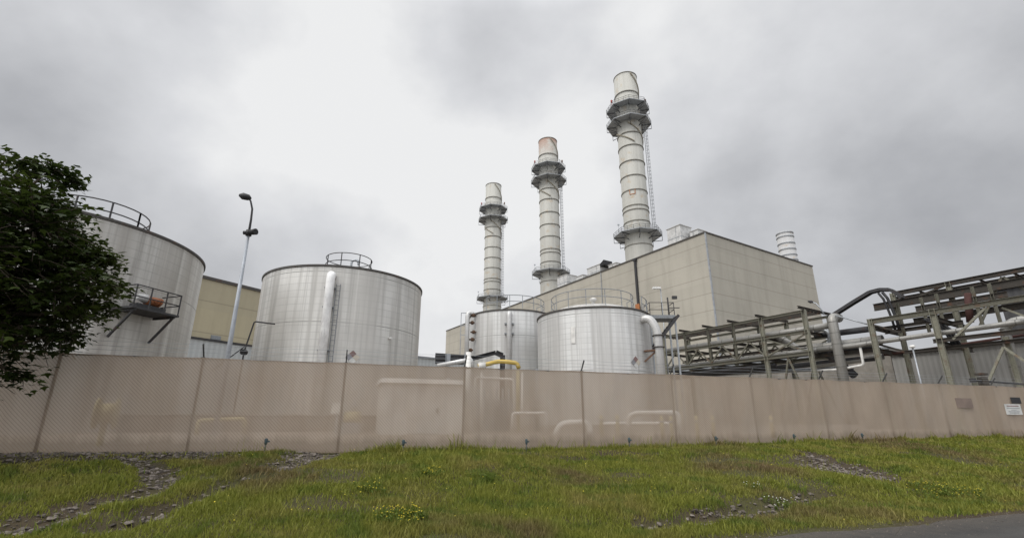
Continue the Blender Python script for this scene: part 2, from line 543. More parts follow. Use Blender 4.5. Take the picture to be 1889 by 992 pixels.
    h = k.math('SUBTRACT', k.math('ADD', k.math('ADD', n2, k.math('MULTIPLY', n6, 0.8)), k.math('MULTIPLY', vo.outputs['Distance'], 0.5)), k.math('MULTIPLY', crk, 2.0))
    return k.finish(c, 0.85, 0.0, h, 0.5, 0.012, 0.25)

def m_rock():
    k = NT('broken_rock')
    g = k.n('ShaderNodeNewGeometry')
    n2 = k.noise(g.outputs['Position'], 12, 4, 0.6)
    c = k.mix(g.outputs['Random Per Island'], (0.045, 0.038, 0.033), (0.235, 0.205, 0.18))
    c = k.mix(k.ramp(n2, [(0.4, 0.0), (0.7, 0.7)]), c, (0.09, 0.075, 0.06))
    return k.finish(c, 0.9, 0.0, n2, 0.4, 0.02, 0.2)

M = {}
M['tank'] = m_tank('tank_jacket', (0.66, 0.65, 0.62), (0.47, 0.455, 0.425), 3.4)
M['tank_b'] = m_tank('tank_jacket_pale', (0.71, 0.71, 0.695), (0.54, 0.53, 0.51), 4.1, 0.40, 1.9)
M['tank_dark'] = m_tank('tank_jacket_dull', (0.58, 0.57, 0.54), (0.38, 0.36, 0.33), 3.6, 0.45, 2.6)
M['jacket'] = m_tank('pipe_jacket', (0.62, 0.62, 0.61), (0.46, 0.45, 0.44), 90, 0.55, 30)
M['rust_dark'] = m_plain('old_rust', (0.11, 0.065, 0.042), 0.9)
M['dark_red'] = m_plain('dark_red_primer', (0.07, 0.032, 0.028), 0.85)
M['deck'] = m_plain('grating_deck', (0.36, 0.38, 0.40), 0.5, 0.2)
M['strake'] = m_rusty('strake_paint', (0.36, 0.33, 0.26), 0.5)
M['stackmetal'] = m_rusty('stack_steelwork', (0.085, 0.088, 0.095), 0.15)
M['stackring'] = m_rusty('stack_ring_paint', (0.20, 0.19, 0.165), 0.3)
M['jacket_dull'] = m_tank('dull_pipe_jacket', (0.36, 0.355, 0.335), (0.26, 0.25, 0.23), 90, 0.8, 30)
M['roof'] = m_plain('tank_roof_paint', (0.5, 0.49, 0.47), 0.6)
M['rim'] = m_rusty('dark_rim', (0.09, 0.085, 0.08), 0.4)
M['bright'] = m_plain('bright_white_paint', (0.84, 0.84, 0.83), 0.45)
M['white'] = m_plain('white_paint', (0.70, 0.69, 0.66), 0.5)
M['galv'] = m_plain('galvanised', (0.36, 0.38, 0.40), 0.45, 0.4)
M['steel_dark'] = m_rusty('dark_steel', (0.055, 0.055, 0.058), 0.25)
M['steel_grey'] = m_rusty('grey_grating', (0.26, 0.275, 0.29), 0.1)
M['rack'] = m_rusty('khaki_steel', (0.25, 0.245, 0.195), 0.6)
M['rack_mid'] = m_rusty('dark_khaki_steel', (0.145, 0.14, 0.11), 0.6)
M['rack_brown'] = m_rusty('brown_steel', (0.062, 0.055, 0.047), 0.55)
M['yellow'] = m_plain('yellow_paint', (0.50, 0.36, 0.09), 0.6)
M['yellow_dull'] = m_plain('faded_yellow_paint', (0.44, 0.38, 0.20), 0.7)
M['orange'] = m_plain('orange_paint', (0.28, 0.105, 0.045), 0.7)
M['red'] = m_plain('red_lens', (0.34, 0.06, 0.05), 0.45)
M['blue'] = m_plain('blue_paint', (0.12, 0.14, 0.24), 0.5)
M['teal'] = m_plain('teal_plastic', (0.055, 0.08, 0.088), 0.7)
M['black'] = m_plain('black_paint', (0.02, 0.02, 0.022), 0.5)
M['rust'] = m_plain('rust', (0.15, 0.085, 0.055), 0.85)
M['rust_bright'] = m_plain('fresh_rust', (0.42, 0.17, 0.07), 0.85)
M['conc'] = m_plain('concrete', (0.30, 0.28, 0.25), 0.9)
M['lamp_blue'] = m_plain('lamp_pole_paint', (0.36, 0.385, 0.42), 0.5, 0.2)
M['hvac'] = m_plain('hvac_casing', (0.56, 0.56, 0.55), 0.5)
M['bark'] = m_plain('bark', (0.07, 0.055, 0.04), 0.95)
M['leaf'] = m_leaf('maple_leaves', (0.013, 0.024, 0.006), (0.036, 0.056, 0.011), (0.062, 0.086, 0.016), 0.28)
M['conifer'] = m_leaf('far_foliage', (0.02, 0.03, 0.014), (0.045, 0.06, 0.026), (0.035, 0.045, 0.02), 0.1)
M['grass'] = m_grass()
M['soil'] = m_ground()
M['asphalt'] = m_asphalt()
M['rock'] = m_rock()
M['mesh'] = m_mesh()
M['post'] = m_plain('fence_post', (0.10, 0.10, 0.10), 0.55, 0.3)
M['corr_grey'] = m_corrugated('corrugated_grey', (0.32, 0.315, 0.30), 0.40)
M['corr_dark'] = m_corrugated('corrugated_dark', (0.075, 0.075, 0.078), 0.5)
M['corr_pale'] = m_corrugated('corrugated_pale', (0.46, 0.48, 0.48), 0.6)
M['petal'] = m_plain('yellow_petals', (0.58, 0.47, 0.04), 0.7)
M['petal_white'] = m_plain('white_petals', (0.7, 0.7, 0.62), 0.6)
M['sign'] = m_plain('sign_white', (0.62, 0.62, 0.60), 0.5)
M['placard_red'] = m_plain('sun_bleached_red', (0.25, 0.165, 0.155), 0.6)
M['placard_blue'] = m_plain('sun_bleached_blue', (0.27, 0.27, 0.29), 0.6)
M['placard_yellow'] = m_plain('sun_bleached_yellow', (0.55, 0.50, 0.42), 0.6)
M['leaf_low'] = m_leaf('weed_leaves', (0.07, 0.11, 0.015), (0.15, 0.20, 0.03), (0.11, 0.155, 0.022))

# ------------------------------------------------------------------ terrain
FA, FB = 0.316, 15.6                          # fence line Y = FA X + FB
FN = V3((FA, -1, 0)).normalized()             # points out of the plant, towards the road
FD = V3((1, FA, 0)).normalized()
FC = math.hypot(1, FA)
_fx = np.array([-40, -11.3, -8.3, -4.8, -1.4, 2.3, 5.6, 8.9, 12.4, 15.7, 18.8, 30, 90])
_fz = np.array([.08, .05, .02, -.03, -.05, -.06, -.04, 0, .05, .08, .10, .13, .13])
ROAD_Z = -0.95

def road_edge(X):
    X = np.asarray(X, float)
    e = 7.03 + .316 * X + 0.012 * np.clip(X - 5.7, 0, 12) ** 2
    return e + 0.288 * np.clip(X - 17.7, 0, 9) * 0.6 + 0.05 * np.sin(X * 1.7) + 0.03 * np.sin(X * 4.1 + 1)

_G = rng.random((64, 64))
def vnoise(x, y, s):
    x = np.asarray(x, float) / s; y = np.asarray(y, float) / s
    xi, yi = np.floor(x).astype(int), np.floor(y).astype(int)
    fx, fy = x - xi, y - yi
    fx = fx * fx * (3 - 2 * fx); fy = fy * fy * (3 - 2 * fy)
    g = lambda a, b: _G[a % 64, b % 64]
    return (g(xi, yi) * (1 - fx) + g(xi + 1, yi) * fx) * (1 - fy) + (g(xi, yi + 1) * (1 - fx) + g(xi + 1, yi + 1) * fx) * fy

def base_height(X, Y):
    X = np.asarray(X, float); Y = np.asarray(Y, float)
    s = (FA * X + FB - Y) / FC                # metres in front of the fence
    zf = np.interp(X, _fx, _fz)
    w = np.maximum((FA * X + FB - road_edge(X)) / FC, 1.0)
    t = np.clip((s - .15) / (w - .15), 0, 1)
    t = t * 0.55 + 0.45 * t * t * (3 - 2 * t)
    z = zf + (ROAD_Z + 0.015 - zf) * t
    bump = (vnoise(X, Y, 1.6) - .5) * .16 + (vnoise(X + 9, Y, .5) - .5) * .05
    z = z + bump * np.clip(s / .8, 0, 1) * np.clip((w - s) / .8, 0, 1)
    z = np.where(s > w, ROAD_Z - 0.03, z)
    back = np.clip((-s - 1.0) / 12.0, 0, 1)
    z = np.where(s < 0, zf + (0.35 - zf) * back * back * (3 - 2 * back), z)
    return z

# eroded gullies: plan polylines found from where they lie on the bank
def ground_hit(x, y, it=25):
    r = ray(x, y)
    lo, hi = 1.0, 40.0
    prev = None
    for i in range(400):
        Y = 2.5 + i * 0.06
        p = r * (Y / r.y) + V3((0, 0, ZC))
        h = float(base_height(p.x, p.y))
        if p.z < h:
            return V3((p.x, p.y, h))
    return V3((p.x, p.y, h))

GULLY = []
for pts, wid, dep in (
    ([(0, 500), (60, 497), (120, 496), (160, 498), (185, 510), (192, 522), (165, 538), (120, 548), (70, 562), (20, 577)], .38, .14),
    ([(150, 497), (215, 496), (270, 494)], .30, .08),
    ([(345, 493), (385, 492), (350, 500), (325, 505)], .42, .12),
    ([(305, 519), (270, 526), (235, 541), (190, 553), (165, 566), (130, 577)], .36, .22),
    ([(905, 484), (935, 487), (965, 495), (985, 503), (1010, 513)], .30, .12),
    ([(965, 502), (1000, 510), (1018, 514)], .80, .10),
    ([(760, 577), (800, 569), (850, 562), (890, 554), (925, 545), (960, 537)], .30, .18),
):
    GULLY.append(([ground_hit(*p) for p in pts], wid, dep))

def gully_depth(X, Y):
    X = np.asarray(X, float); Y = np.asarray(Y, float)
    tot = np.zeros_like(X); near = np.full(X.shape, 9.0)
    wob = (vnoise(X, Y, .35) - .5) * .3
    for pts, wid, dep in GULLY:
        dmin = np.full(X.shape, 99.0)
        for a, b in zip(pts[:-1], pts[1:]):
            dx, dy = b.x - a.x, b.y - a.y
            L2 = dx * dx + dy * dy + 1e-9
            t = np.clip(((X - a.x) * dx + (Y - a.y) * dy) / L2, 0, 1)
            dmin = np.minimum(dmin, np.hypot(X - a.x - t * dx, Y - a.y - t * dy))
        q = (dmin + wob) / wid
        tot = np.maximum(tot, dep * np.clip(1.25 - q, 0, 1))
        near = np.minimum(near, q)
    return tot, near

def height(X, Y):
    d, _ = gully_depth(X, Y)
    return base_height(X, Y) - d

def grid_mesh(xs, ys, zfun):
    XX, YY = np.meshgrid(xs, ys)
    ZZ = zfun(XX, YY)
    nx, ny = len(xs), len(ys)
    v = np.stack([XX.ravel(), YY.ravel(), ZZ.ravel()], 1)
    i = np.arange(nx * ny).reshape(ny, nx)
    f = np.stack([i[:-1, :-1].ravel(), i[:-1, 1:].ravel(), i[1:, 1:].ravel(), i[1:, :-1].ravel()], 1)
    return v, f

def np_object(name, v, f, mat, smooth=True):
    me = bpy.data.meshes.new(name)
    k = f.shape[1]
    me.vertices.add(len(v)); me.vertices.foreach_set('co', v.astype(np.float32).ravel())
    me.loops.add(f.size); me.loops.foreach_set('vertex_index', f.astype(np.int32).ravel())
    me.polygons.add(len(f)); me.polygons.foreach_set('loop_start', np.arange(0, f.size, k, dtype=np.int32))
    try:
        me.polygons.foreach_set('loop_total', np.full(len(f), k, dtype=np.int32))
    except Exception:
        pass
    me.polygons.foreach_set('use_smooth', np.full(len(f), smooth))
    me.materials.append(mat); me.update(); me.validate()
    o = bpy.data.objects.new(name, me); COL.objects.link(o)
    ORIGIN[name] = V3((0, 0, 0))
    return o

xs = np.concatenate([np.array([-900, -300, -120, -60, -35]), np.arange(-24, 32, .14), np.arange(32, 70, .8), np.array([75, 90, 120, 200, 400, 900])])
ys = np.concatenate([np.array([-300, -60, -15, -4, 0]), np.arange(1.5, 24, .12), np.arange(24, 60, 1.0), np.array([70, 90, 130, 200, 400, 900, 1500])])
v, f = grid_mesh(xs, ys, height)
tag(np_object('ground', v, f, M['soil']), 'grassy soil bank rising to the fence with the gravel yard behind', 'ground', kind='structure')

# the road: a sheet in front of the grass, its far edge ragged
xr = np.concatenate([np.array([-300, -60]), np.arange(-30, 70, .25), np.array([90, 300])])
rows = []
for k, off in enumerate((-200, -30, -6, -2, -.6, -.2, 0.0)):
    e = road_edge(xr) + off + (0 if k < 6 else .04 * np.sin(xr * 9) + .05 * np.sin(xr * 23))
    crown = 0.0
    rows.append(np.stack([xr, e, np.full_like(xr, ROAD_Z + (0.02 if k < 6 else -0.035))], 1))
v = np.concatenate(rows); nx = len(xr)
i = np.arange(v.shape[0]).reshape(7, nx)
f = np.stack([i[:-1, :-1].ravel(), i[:-1, 1:].ravel(), i[1:, 1:].ravel(), i[1:, :-1].ravel()], 1)
tag(np_object('road', v, f, M['asphalt'], False), 'dark worn asphalt road along the foot of the grass bank', 'road', kind='structure')

# ------------------------------------------------------------------ grass, rubble, flowers
def make_grass(n=440000):
    # more blades close to the road side where they show large
    X = rng.uniform(-15, 34, n * 3); t = rng.random(n * 3)
    fx = rng.random(n * 3) < .07
    X = np.where(fx, rng.uniform(34, 120, n * 3), X)
    e = road_edge(X); top = FA * X + FB
    Y = e + .02 + (top - .05 - e) * t
    dist = np.hypot(X, Y)
    keep = rng.random(n * 3) < np.where(fx, 1, np.clip((8.0 / dist) ** 1.1, .12, 1))
    _, near = gully_depth(X, Y)
    keep &= rng.random(n * 3) < np.clip((near - .75) * 2.2, 0.02, 1)
    edge = (Y - e)
    keep &= rng.random(n * 3) < np.clip(edge / .35 + .15, 0, 1)
    bare = vnoise(X + 40, Y * 1.6, 1.3)
    keep &= rng.random(n * 3) < np.clip(1.25 - np.clip(bare - .60, 0, 1) * 5, .15, 1)
    sf = (FA * X + FB - Y) / FC
    strip = np.clip((-4.2 - X) / 2, 0, 1) * (.35 + .55 * np.clip((-7.5 - X) / 4, 0, 1)) + (vnoise(X, Y, .7) - .5) * .5 * (X < -4.2)
    keep &= (sf > strip) | (rng.random(n * 3) < .04)
    X, Y, dist, near = X[keep][:n], Y[keep][:n], dist[keep][:n], near[keep][:n]
    m = len(X)
    Z = height(X, Y) - .012
    tuft = vnoise(X + 5, Y, .55); big = vnoise(X, Y + 30, 2.2)
    h = (.03 + .075 * tuft ** 2 + .045 * big) * rng.uniform(.6, 1.5, m)
    tall = rng.random(m) < .02
    h = np.where(tall, h * 1.9 + .04, h)
    sfm = (FA * X + FB - Y) / FC
    h = np.where((sfm < .35) & (X > -4), h * rng.uniform(1.0, 2.4, m), h)
    stalk = rng.random(m) < .006
    h = np.where(stalk, rng.uniform(.28, .5, m), h)
    w = .0055 * np.where(stalk, .45, 1) * np.clip(dist / 8, .8, 4) * rng.uniform(.7, 1.4, m)
    a = rng.uniform(0, 2 * PI, m); lean = rng.uniform(.1, .75, m) * h * np.where(stalk, .3, 1); la = rng.uniform(0, 2 * PI, m)
    dx, dy = np.cos(a) * w, np.sin(a) * w
    b0 = np.stack([X - dx, Y - dy, Z], 1); b1 = np.stack([X + dx, Y + dy, Z], 1)
    mx, my = np.cos(la) * lean, np.sin(la) * lean
    m0 = np.stack([X - dx * .8 + mx * .35, Y - dy * .8 + my * .35, Z + h * .55], 1)
    m1 = np.stack([X + dx * .8 + mx * .35, Y + dy * .8 + my * .35, Z + h * .55], 1)
    tp = np.stack([X + mx, Y + my, Z + h * .96], 1)
    v = np.stack([b0, b1, m1, m0, tp], 1).reshape(-1, 3)
    q = np.arange(m)[:, None] * 5
    f = np.concatenate([q + np.array([[0, 1, 2]]), q + np.array([[0, 2, 3]]), q + np.array([[3, 2, 4]])])
    tag(np_object('grass', v, f, M['grass'], True), 'rough mixed green and brown grass covering the bank', 'grass', kind='stuff')
make_grass()

def joint_weeds():
    V_, n = [], 0
    for i in range(46):
        al = rng.uniform(-5, 13)
        # points where the paving joint runs (3.75 m out from the grass edge)
        X = (al - .316 * 3.25) / 1.1; Y = .316 * X + 3.25
        if rng.random() < .45: X, Y = X + rng.normal(0, .5), float(road_edge(X)) - abs(rng.normal(0, .18))
        for k in range(int(rng.integers(5, 22))):
            h = rng.uniform(.015, .06); a = rng.uniform(0, 2 * PI); w = .0025
            p = np.array([X + rng.normal(0, .035), Y + rng.normal(0, .012), ROAD_Z + .018])
            d = np.array([math.cos(a) * w, math.sin(a) * w, 0]); t = np.array([math.cos(a + 1.5) * h * .6, math.sin(a + 1.5) * h * .6, h])
            V_.append(np.stack([p - d, p + d, p + t])); n += 1
    tag(np_object('joint_grass', np.concatenate(V_), np.arange(n * 3).reshape(-1, 3), M['grass'], False), 'sparse grass sprouting from the paving joint and road edge', 'grass', kind='stuff')
joint_weeds()

def ico_rocks(P, S):
    t = (1 + 5 ** .5) / 2
    vv = np.array([(-1, t, 0), (1, t, 0), (-1, -t, 0), (1, -t, 0), (0, -1, t), (0, 1, t), (0, -1, -t), (0, 1, -t), (t, 0, -1), (t, 0, 1), (-t, 0, -1), (-t, 0, 1)]) / 1.9
    ff = np.array([(0, 11, 5), (0, 5, 1), (0, 1, 7), (0, 7, 10), (0, 10, 11), (1, 5, 9), (5, 11, 4), (11, 10, 2), (10, 7, 6), (7, 1, 8), (3, 9, 4), (3, 4, 2), (3, 2, 6), (3, 6, 8), (3, 8, 9), (4, 9, 5), (2, 4, 11), (6, 2, 10), (8, 6, 7), (9, 8, 1)])
    n = len(P)
    V_ = vv[None] * rng.uniform(.55, 1.25, (n, 12, 1))
    sc = np.stack([rng.uniform(.7, 1.4, n), rng.uniform(.7, 1.4, n), rng.uniform(.4, .8, n)], 1)[:, None]
    V_ = V_ * sc
    a = rng.uniform(0, 2 * PI, n)
    ca, sa = np.cos(a)[:, None], np.sin(a)[:, None]
    x = V_[..., 0] * ca - V_[..., 1] * sa; y = V_[..., 0] * sa + V_[..., 1] * ca
    V_ = np.stack([x, y, V_[..., 2]], -1) * S[:, None, None] + P[:, None]
    Fq = (ff[None] + (np.arange(n) * 12)[:, None, None]).reshape(-1, 3)
    return V_.reshape(-1, 3), Fq

X = rng.uniform(-15, 14, 300000); Y = rng.uniform(4, 19, 300000)
ok = (Y > road_edge(X) + .05) & (Y < FA * X + FB - .02)
X, Y = X[ok], Y[ok]
_, near = gully_depth(X, Y)
ok = rng.random(len(X)) < np.clip(1.1 - near, 0, 1) * .95
X, Y = X[ok], Y[ok]
strip_x = rng.uniform(-15, -4.5, 5200); strip_y = FA * strip_x + FB - rng.uniform(.02, .5, 5200) * np.where(strip_x < -8.5, 2.0, 1)
X = np.concatenate([X, strip_x]); Y = np.concatenate([Y, strip_y])
S = .010 + .055 * rng.random(len(X)) ** 5
v, f = ico_rocks(np.stack([X, Y, height(X, Y) + S * .2], 1), S)
tag(np_object('rubble', v, f, M['rock'], False), 'broken stones washed out along the gullies and the fence foot', 'rubble', kind='stuff')
# grit and small stones lying along the road margin
X = rng.uniform(-8, 30, 4200); Y = road_edge(X) - np.abs(rng.normal(0, .35, 4200)) - .02
S = .004 + .010 * rng.random(len(X)) ** 4
v, f = ico_rocks(np.stack([X, Y, np.full_like(X, ROAD_Z + .022)], 1), S)
tag(np_object('grit', v, f, M['rock'], False), 'loose grit scattered along the edge of the road', 'grit', kind='stuff')

X = rng.uniform(-7, 12, 2600); Y = rng.uniform(1.6, 9, 2600)
ok = Y < road_edge(X) - .3; X, Y = X[ok], Y[ok]
S = .0025 + .009 * rng.random(len(X)) ** 5
v, f = ico_rocks(np.stack([X, Y, np.full_like(X, ROAD_Z + .021)], 1), S)
tag(np_object('pebbles', v, f, M['rock'], False), 'tiny loose pebbles lying about on the asphalt', 'pebbles', kind='stuff')

def tiny_flowers(n=450):
    V_, Fc, q = [], [], 0
    X = rng.uniform(-12, 22, n * 3); e = road_edge(X)
    Y = e + .2 + (FA * X + FB - .4 - e) * rng.random(n * 3)
    d, near = gully_depth(X, Y)
    ok = (near > 1.2) & (vnoise(X + 3, Y + 8, 1.1) > .5)
    X, Y = X[ok][:n], Y[ok][:n]
    Z = height(X, Y)
    for x, y, z in zip(X, Y, Z):
        h = rng.uniform(.05, .16); rr = rng.uniform(.006, .012); tl = rng.uniform(-.7, .1)
        c = np.array([x, y, z + h])
        ring = np.array([(math.cos(k * PI / 3) * rr, math.sin(k * PI / 3) * rr, math.sin(k * PI / 3) * rr * -tl) for k in range(6)]) + c
        V_.append(ring); Fc.append([q + k for k in range(6)]); q += 6
    v = np.concatenate(V_)
    tag(np_object('small_flowers', v, np.array(Fc), M['petal'], False), 'tiny yellow flowers sprinkled through the grass', 'flowers', kind='stuff')
tiny_flowers()

def flower_clump(name, px, py, wpx, hgt, n, label, petal, group, r_fl=.014):
    c = ground_hit(px, py)
    rad = wpx / F * math.hypot(c.x, c.y) / 2
    t = thing(name, label, 'flowers', c, group)
    lf, fl = MB(), MB()
    for i in range(n):
        a, q = random.uniform(0, 2 * PI), math.sqrt(random.random())
        p = V3((c.x + math.cos(a) * q * rad, c.y + math.sin(a) * q * rad * .7, 0))
        p.z = float(height(p.x, p.y))
        h = hgt * random.uniform(.4, 1.0)
        tip = p + V3((random.uniform(-.05, .05), random.uniform(-.05, .05), h))
        lf.tube([p, (p + tip) / 2 + V3((.01, 0, 0)), tip], .004, 4, False)
        for k in range(4):
            b = p + (tip - p) * random.uniform(.1, .75)
            d = V3((random.uniform(-1, 1), random.uniform(-1, 1), random.uniform(-.1, .7))).normalized() * .07
            s = d.cross(UP).normalized() * .018
            lf.quad(b, b + d * .5 + s, b + d, b + d * .5 - s)
        if random.random() < .55:
            nrm = V3((random.uniform(-.5, .5), random.uniform(-.9, .1), 1)).normalized()
            e1 = nrm.cross(V3((1, 0, 0))).normalized(); e2 = nrm.cross(e1)
            k0 = len(fl.v)
            fl.v.append(tuple(tip + nrm * .008))
            for k in range(10):
                rr = r_fl * (1 if k % 2 else .55)
                fl.v.append(tuple(tip + (e1 * math.cos(k * PI / 5) + e2 * math.sin(k * PI / 5)) * rr))
            for k in range(10):
                fl.face((k0, k0 + 1 + k, k0 + 1 + (k + 1) % 10))
    lf.build('stems', M['leaf_low'], t)
    fl.build('blossoms', petal, t)

flower_clump('yellow_wildflowers', 470, 573, 56, .24, 150, 'dense clump of yellow wildflowers low on the bank, the largest one, left of centre', M['petal'], 'wildflowers on the bank')
flower_clump('yellow_wildflowers', 1108, 538, 62, .20, 110, 'spread of yellow wildflowers close to the road edge, right of the stony gully', M['petal'], 'wildflowers on the bank')
flower_clump('yellow_wildflowers', 508, 517, 26, .20, 45, 'small yellow flowered weed halfway up the bank, below the white shed', M['petal'], 'wildflowers on the bank')
flower_clump('yellow_wildflowers', 435, 536, 34, .16, 30, 'sparse yellow flowers scattered in short brown grass above the largest clump', M['petal'], 'wildflowers on the bank')
flower_clump('white_wildflowers', 912, 545, 30, .22, 36, 'white flowered weed beside the dark wash channel near the road', M['petal_white'], 'white flowers on the bank')
flower_clump('white_wildflowers', 884, 533, 18, .20, 16, 'small white flowers in green grass just above the dark wash channel', M['petal_white'], 'white flowers on the bank')
flower_clump('broadleaf_weed', 565, 523, 34, .20, 46, 'leafy bright green weed on the bank, tallest of the low weeds', M['leaf_low'], 'leafy weeds on the bank')
flower_clump('broadleaf_weed', 622, 513, 36, .15, 40, 'low bright green weed patch on the bank right of the tall leafy weed', M['leaf_low'], 'leafy weeds on the bank')

# ------------------------------------------------------------------ fence
def fence_pt(X, z=0.0):
    return V3((X, FA * X + FB, z))

FH = 2.44
post_x = [-35, -31.7, -28.3, -24.9, -21.5, -18.1, -14.75, -11.35, -8.35, -4.85, -1.47, 2.37, 5.73, 9.09, 12.37, 15.74, 18.95, 22.3]
while post_x[-1] < 120: post_x.append(post_x[-1] + 3.3)
post_x = [p for p in post_x if -16 < p < 60]
fence = thing('chain_link_fence', 'tall chain link fence screened with tan mesh above the grass bank', 'fence', fence_pt(0, 0))
for i, X in enumerate(post_x):
    z0 = float(np.interp(X, _fx, _fz))
    mb = MB()
    p = fence_pt(X) - FN * .06
    mb.tube([p + UP * (z0 - .3), p + UP * FH, p + UP * (FH + .03)], [.036, .036, .024], 10)
    mb.box(p + UP * (FH - .02), (.1, .1, .06), FD)
    po = mb.build('post', M['post'], fence)
    am = MB()
    q = p + UP * (FH + .02)
    tipd = FN * .24 + UP * .31
    am.bar(q, q + tipd, .045, .03, FD)
    for k in (.3, .62, .95):
        am.box(q + tipd * k + UP * .02, (.03, .03, .03))
    am.build('arm', M['post'], po)
    if i + 1 < len(post_x):
        X2 = post_x[i + 1]
        pm = MB()
        L = (X2 - X) * FC
        nu, nv = 10, 6
        gid = {}
        for a in range(nu + 1):
            for b in range(nv + 1):
                xx = X + (X2 - X) * a / nu
                zb = float(np.interp(xx, _fx, _fz)) - .02
                zz = zb + (FH - zb) * b / nv
                sag = .045 * math.sin(a * 1.7 + i * 2.3) * math.sin(b * 1.1 + i) + .012 * math.sin(a * 3.3 + b * .6 + i) - .012 * math.sin(PI * a / nu)
                if b == nv: zz -= .025 * math.sin(PI * a / nu)
                w = fence_pt(xx, zz) + FN * (.012 + sag * (0 < a < nu))
                gid[a, b] = len(pm.v); pm.v.append(tuple(w))
        for a in range(nu):
            for b in range(nv):
                u0, u1 = X * FC + L * a / nu, X * FC + L * (a + 1) / nu
                v0, v1 = FH * b / nv, FH * (b + 1) / nv
                pm.face((gid[a, b], gid[a + 1, b], gid[a + 1, b + 1], gid[a, b + 1]), True, [(u0, v0), (u1, v0), (u1, v1), (u0, v1)])
        pm.build('mesh_panel', M['mesh'], fence)
rl = MB()
for a, b in zip(post_x[:-1], post_x[1:]):
    rl.tube([fence_pt(a, FH - .03) - FN * .05, fence_pt(b, FH - .03) - FN * .05], .021, 6)
rl.build('top_rail', M['post'], fence)
bw = MB()
for k in (.3, .62, .95):
    for a, b in zip(post_x[:-1], post_x[1:]):
        pts = []
        for j in range(5):
            X = a + (b - a) * j / 4
            pts.append(fence_pt(X, FH + .02 + .31 * k + .02 - .03 * math.sin(PI * j / 4)) + FN * (.24 * k - .06))
        bw.tube(pts, .004, 4, False)
bw.build('barbed_wire', M['galv'], fence)

# small irrigation risers along the fence foot
spr = [(310, 489, 480, 'second stone gully'), (472, 489, 481, 'white shed'), (617, 487, 481, 'yellow pipe'), (738, 486, 479, 'front round tank'), (840, 483, 477, 'left part of the pipe rack'), (932, 480, 475, 'narrow dark gully head'), (1012, 478, 473, 'tall rack column')]
lab = ['teal sprinkler riser at the fence foot beside the white stones', 'teal sprinkler riser at the fence foot in front of the white shed', 'teal sprinkler riser at the fence foot below the yellow pipe',
       'teal sprinkler riser at the fence foot below the front round tank', 'dark sprinkler riser at the fence foot below the left half of the pipe rack', 'dark sprinkler riser at the fence foot above the narrow gully',
       'rightmost sprinkler riser at the fence foot, dark headed in taller grass']
for (px, pb, pt, _), lb in zip(spr, lab):
    p0 = on_plane(px, pb, fence_pt(0) + FN * .35, FN)
    p0.z = float(height(p0.x, p0.y))
    t = thing('sprinkler', lb, 'sprinkler', p0, 'sprinkler risers along the fence')
    a = MB(); a.tube([p0 - UP * .05, p0 + UP * .22], .022, 8); a.build('riser_pipe', M['post'], t)
    h = MB(); h.tube([p0 + UP * .20, p0 + UP * .24, p0 + UP * .33, p0 + UP * .36], [.025, .038, .042, .025], 10)
    h.box(p0 + UP * .28 + FD * .06, (.06, .03, .04), FD); h.build('nozzle', M['teal'], t)

# signs on the fence
def fence_sign(x0, y0, x1, y1, mat, name, label, cat, lines=None):
    a = on_plane(x0, y1, fence_pt(0) + FN * .05, FN); b = on_plane(x1, y0, fence_pt(0) + FN * .05, FN)
    w = (b - a).dot(FD); h = b.z - a.z
    c = a + FD * w / 2 + UP * h / 2
    t = thing(name, label, cat, c)
    m = MB(); m.box(c, (w, .012, h), FD); m.build('plate', mat, t)
    return t, c, w, h
t, c, w, h = fence_sign(1180, 433, 1195, 445, M['sign'], 'warning_sign', 'white warning notice wired to the far right of the tan fence', 'sign')
m = MB()
m.box(c + UP * h * .33 + FN * .0085, (w * .75, .005, h * .10), FD)
m.build('heading', M['placard_red'], t)
m = MB()
for k, ww in ((.12, .8), (-.05, .35), (-.2, .7), (-.33, .6)):
    m.box(c + UP * h * k + FN * .0085, (w * ww, .005, h * .05), FD)
m.build('lettering', M['steel_grey'], t)
t, c, w, h = fence_sign(1186, 425, 1195, 432, M['black'], 'small_sign', 'small dark placard above the white warning notice', 'sign')
t, c, w, h = fence_sign(1122, 426, 1138, 437, m_plain('bleached_panel', (0.26, 0.20, 0.17), 0.9), 'faded_panel', 'faded mauve rectangle tied to the tan fence left of the white notice', 'panel')

# ------------------------------------------------------------------ storage tanks
def tank(name, label, c, rad, ztop, mat, z0=0.3, roof_rise=0.14, rot=0.0):
    t = thing(name, label, 'tank', V3((c.x, c.y, z0)))
    s = MB(); s.lathe((c.x, c.y, 0), [(rad, z0), (rad, ztop)], 96, rot, rot + 2 * PI)
    s.build('shell', mat, t)
    r = MB(); r.lathe((c.x, c.y, 0), [(rad + .02, ztop + .03), (rad * .6, ztop + rad * roof_rise * .45), (.02, ztop + rad * roof_rise)], 64)
    r.build('roof', M['roof'], t)
    k = MB(); k.lathe((c.x, c.y, 0), [(rad + .005, ztop - .10), (rad + .07, ztop - .08), (rad + .07, ztop + .05), (rad - .2, ztop + .07)], 96, smooth=False)
    k.build('rim', M['rim'], t)
    b = MB(); b.lathe((c.x, c.y, 0), [(rad + .35, -.2), (rad + .35, z0 + .02), (rad - .3, z0 + .03)], 64, smooth=False)
    b.build('footing', M['conc'], t)
    return t

def polar_c(xl, yl, xr, yr, d):
    a, b = azim(xl, yl), azim(xr, yr)
    m, h = (a + b) / 2, (b - a) / 2
    return V3((math.sin(m) * d, math.cos(m) * d, 0)), d * math.sin(h), m

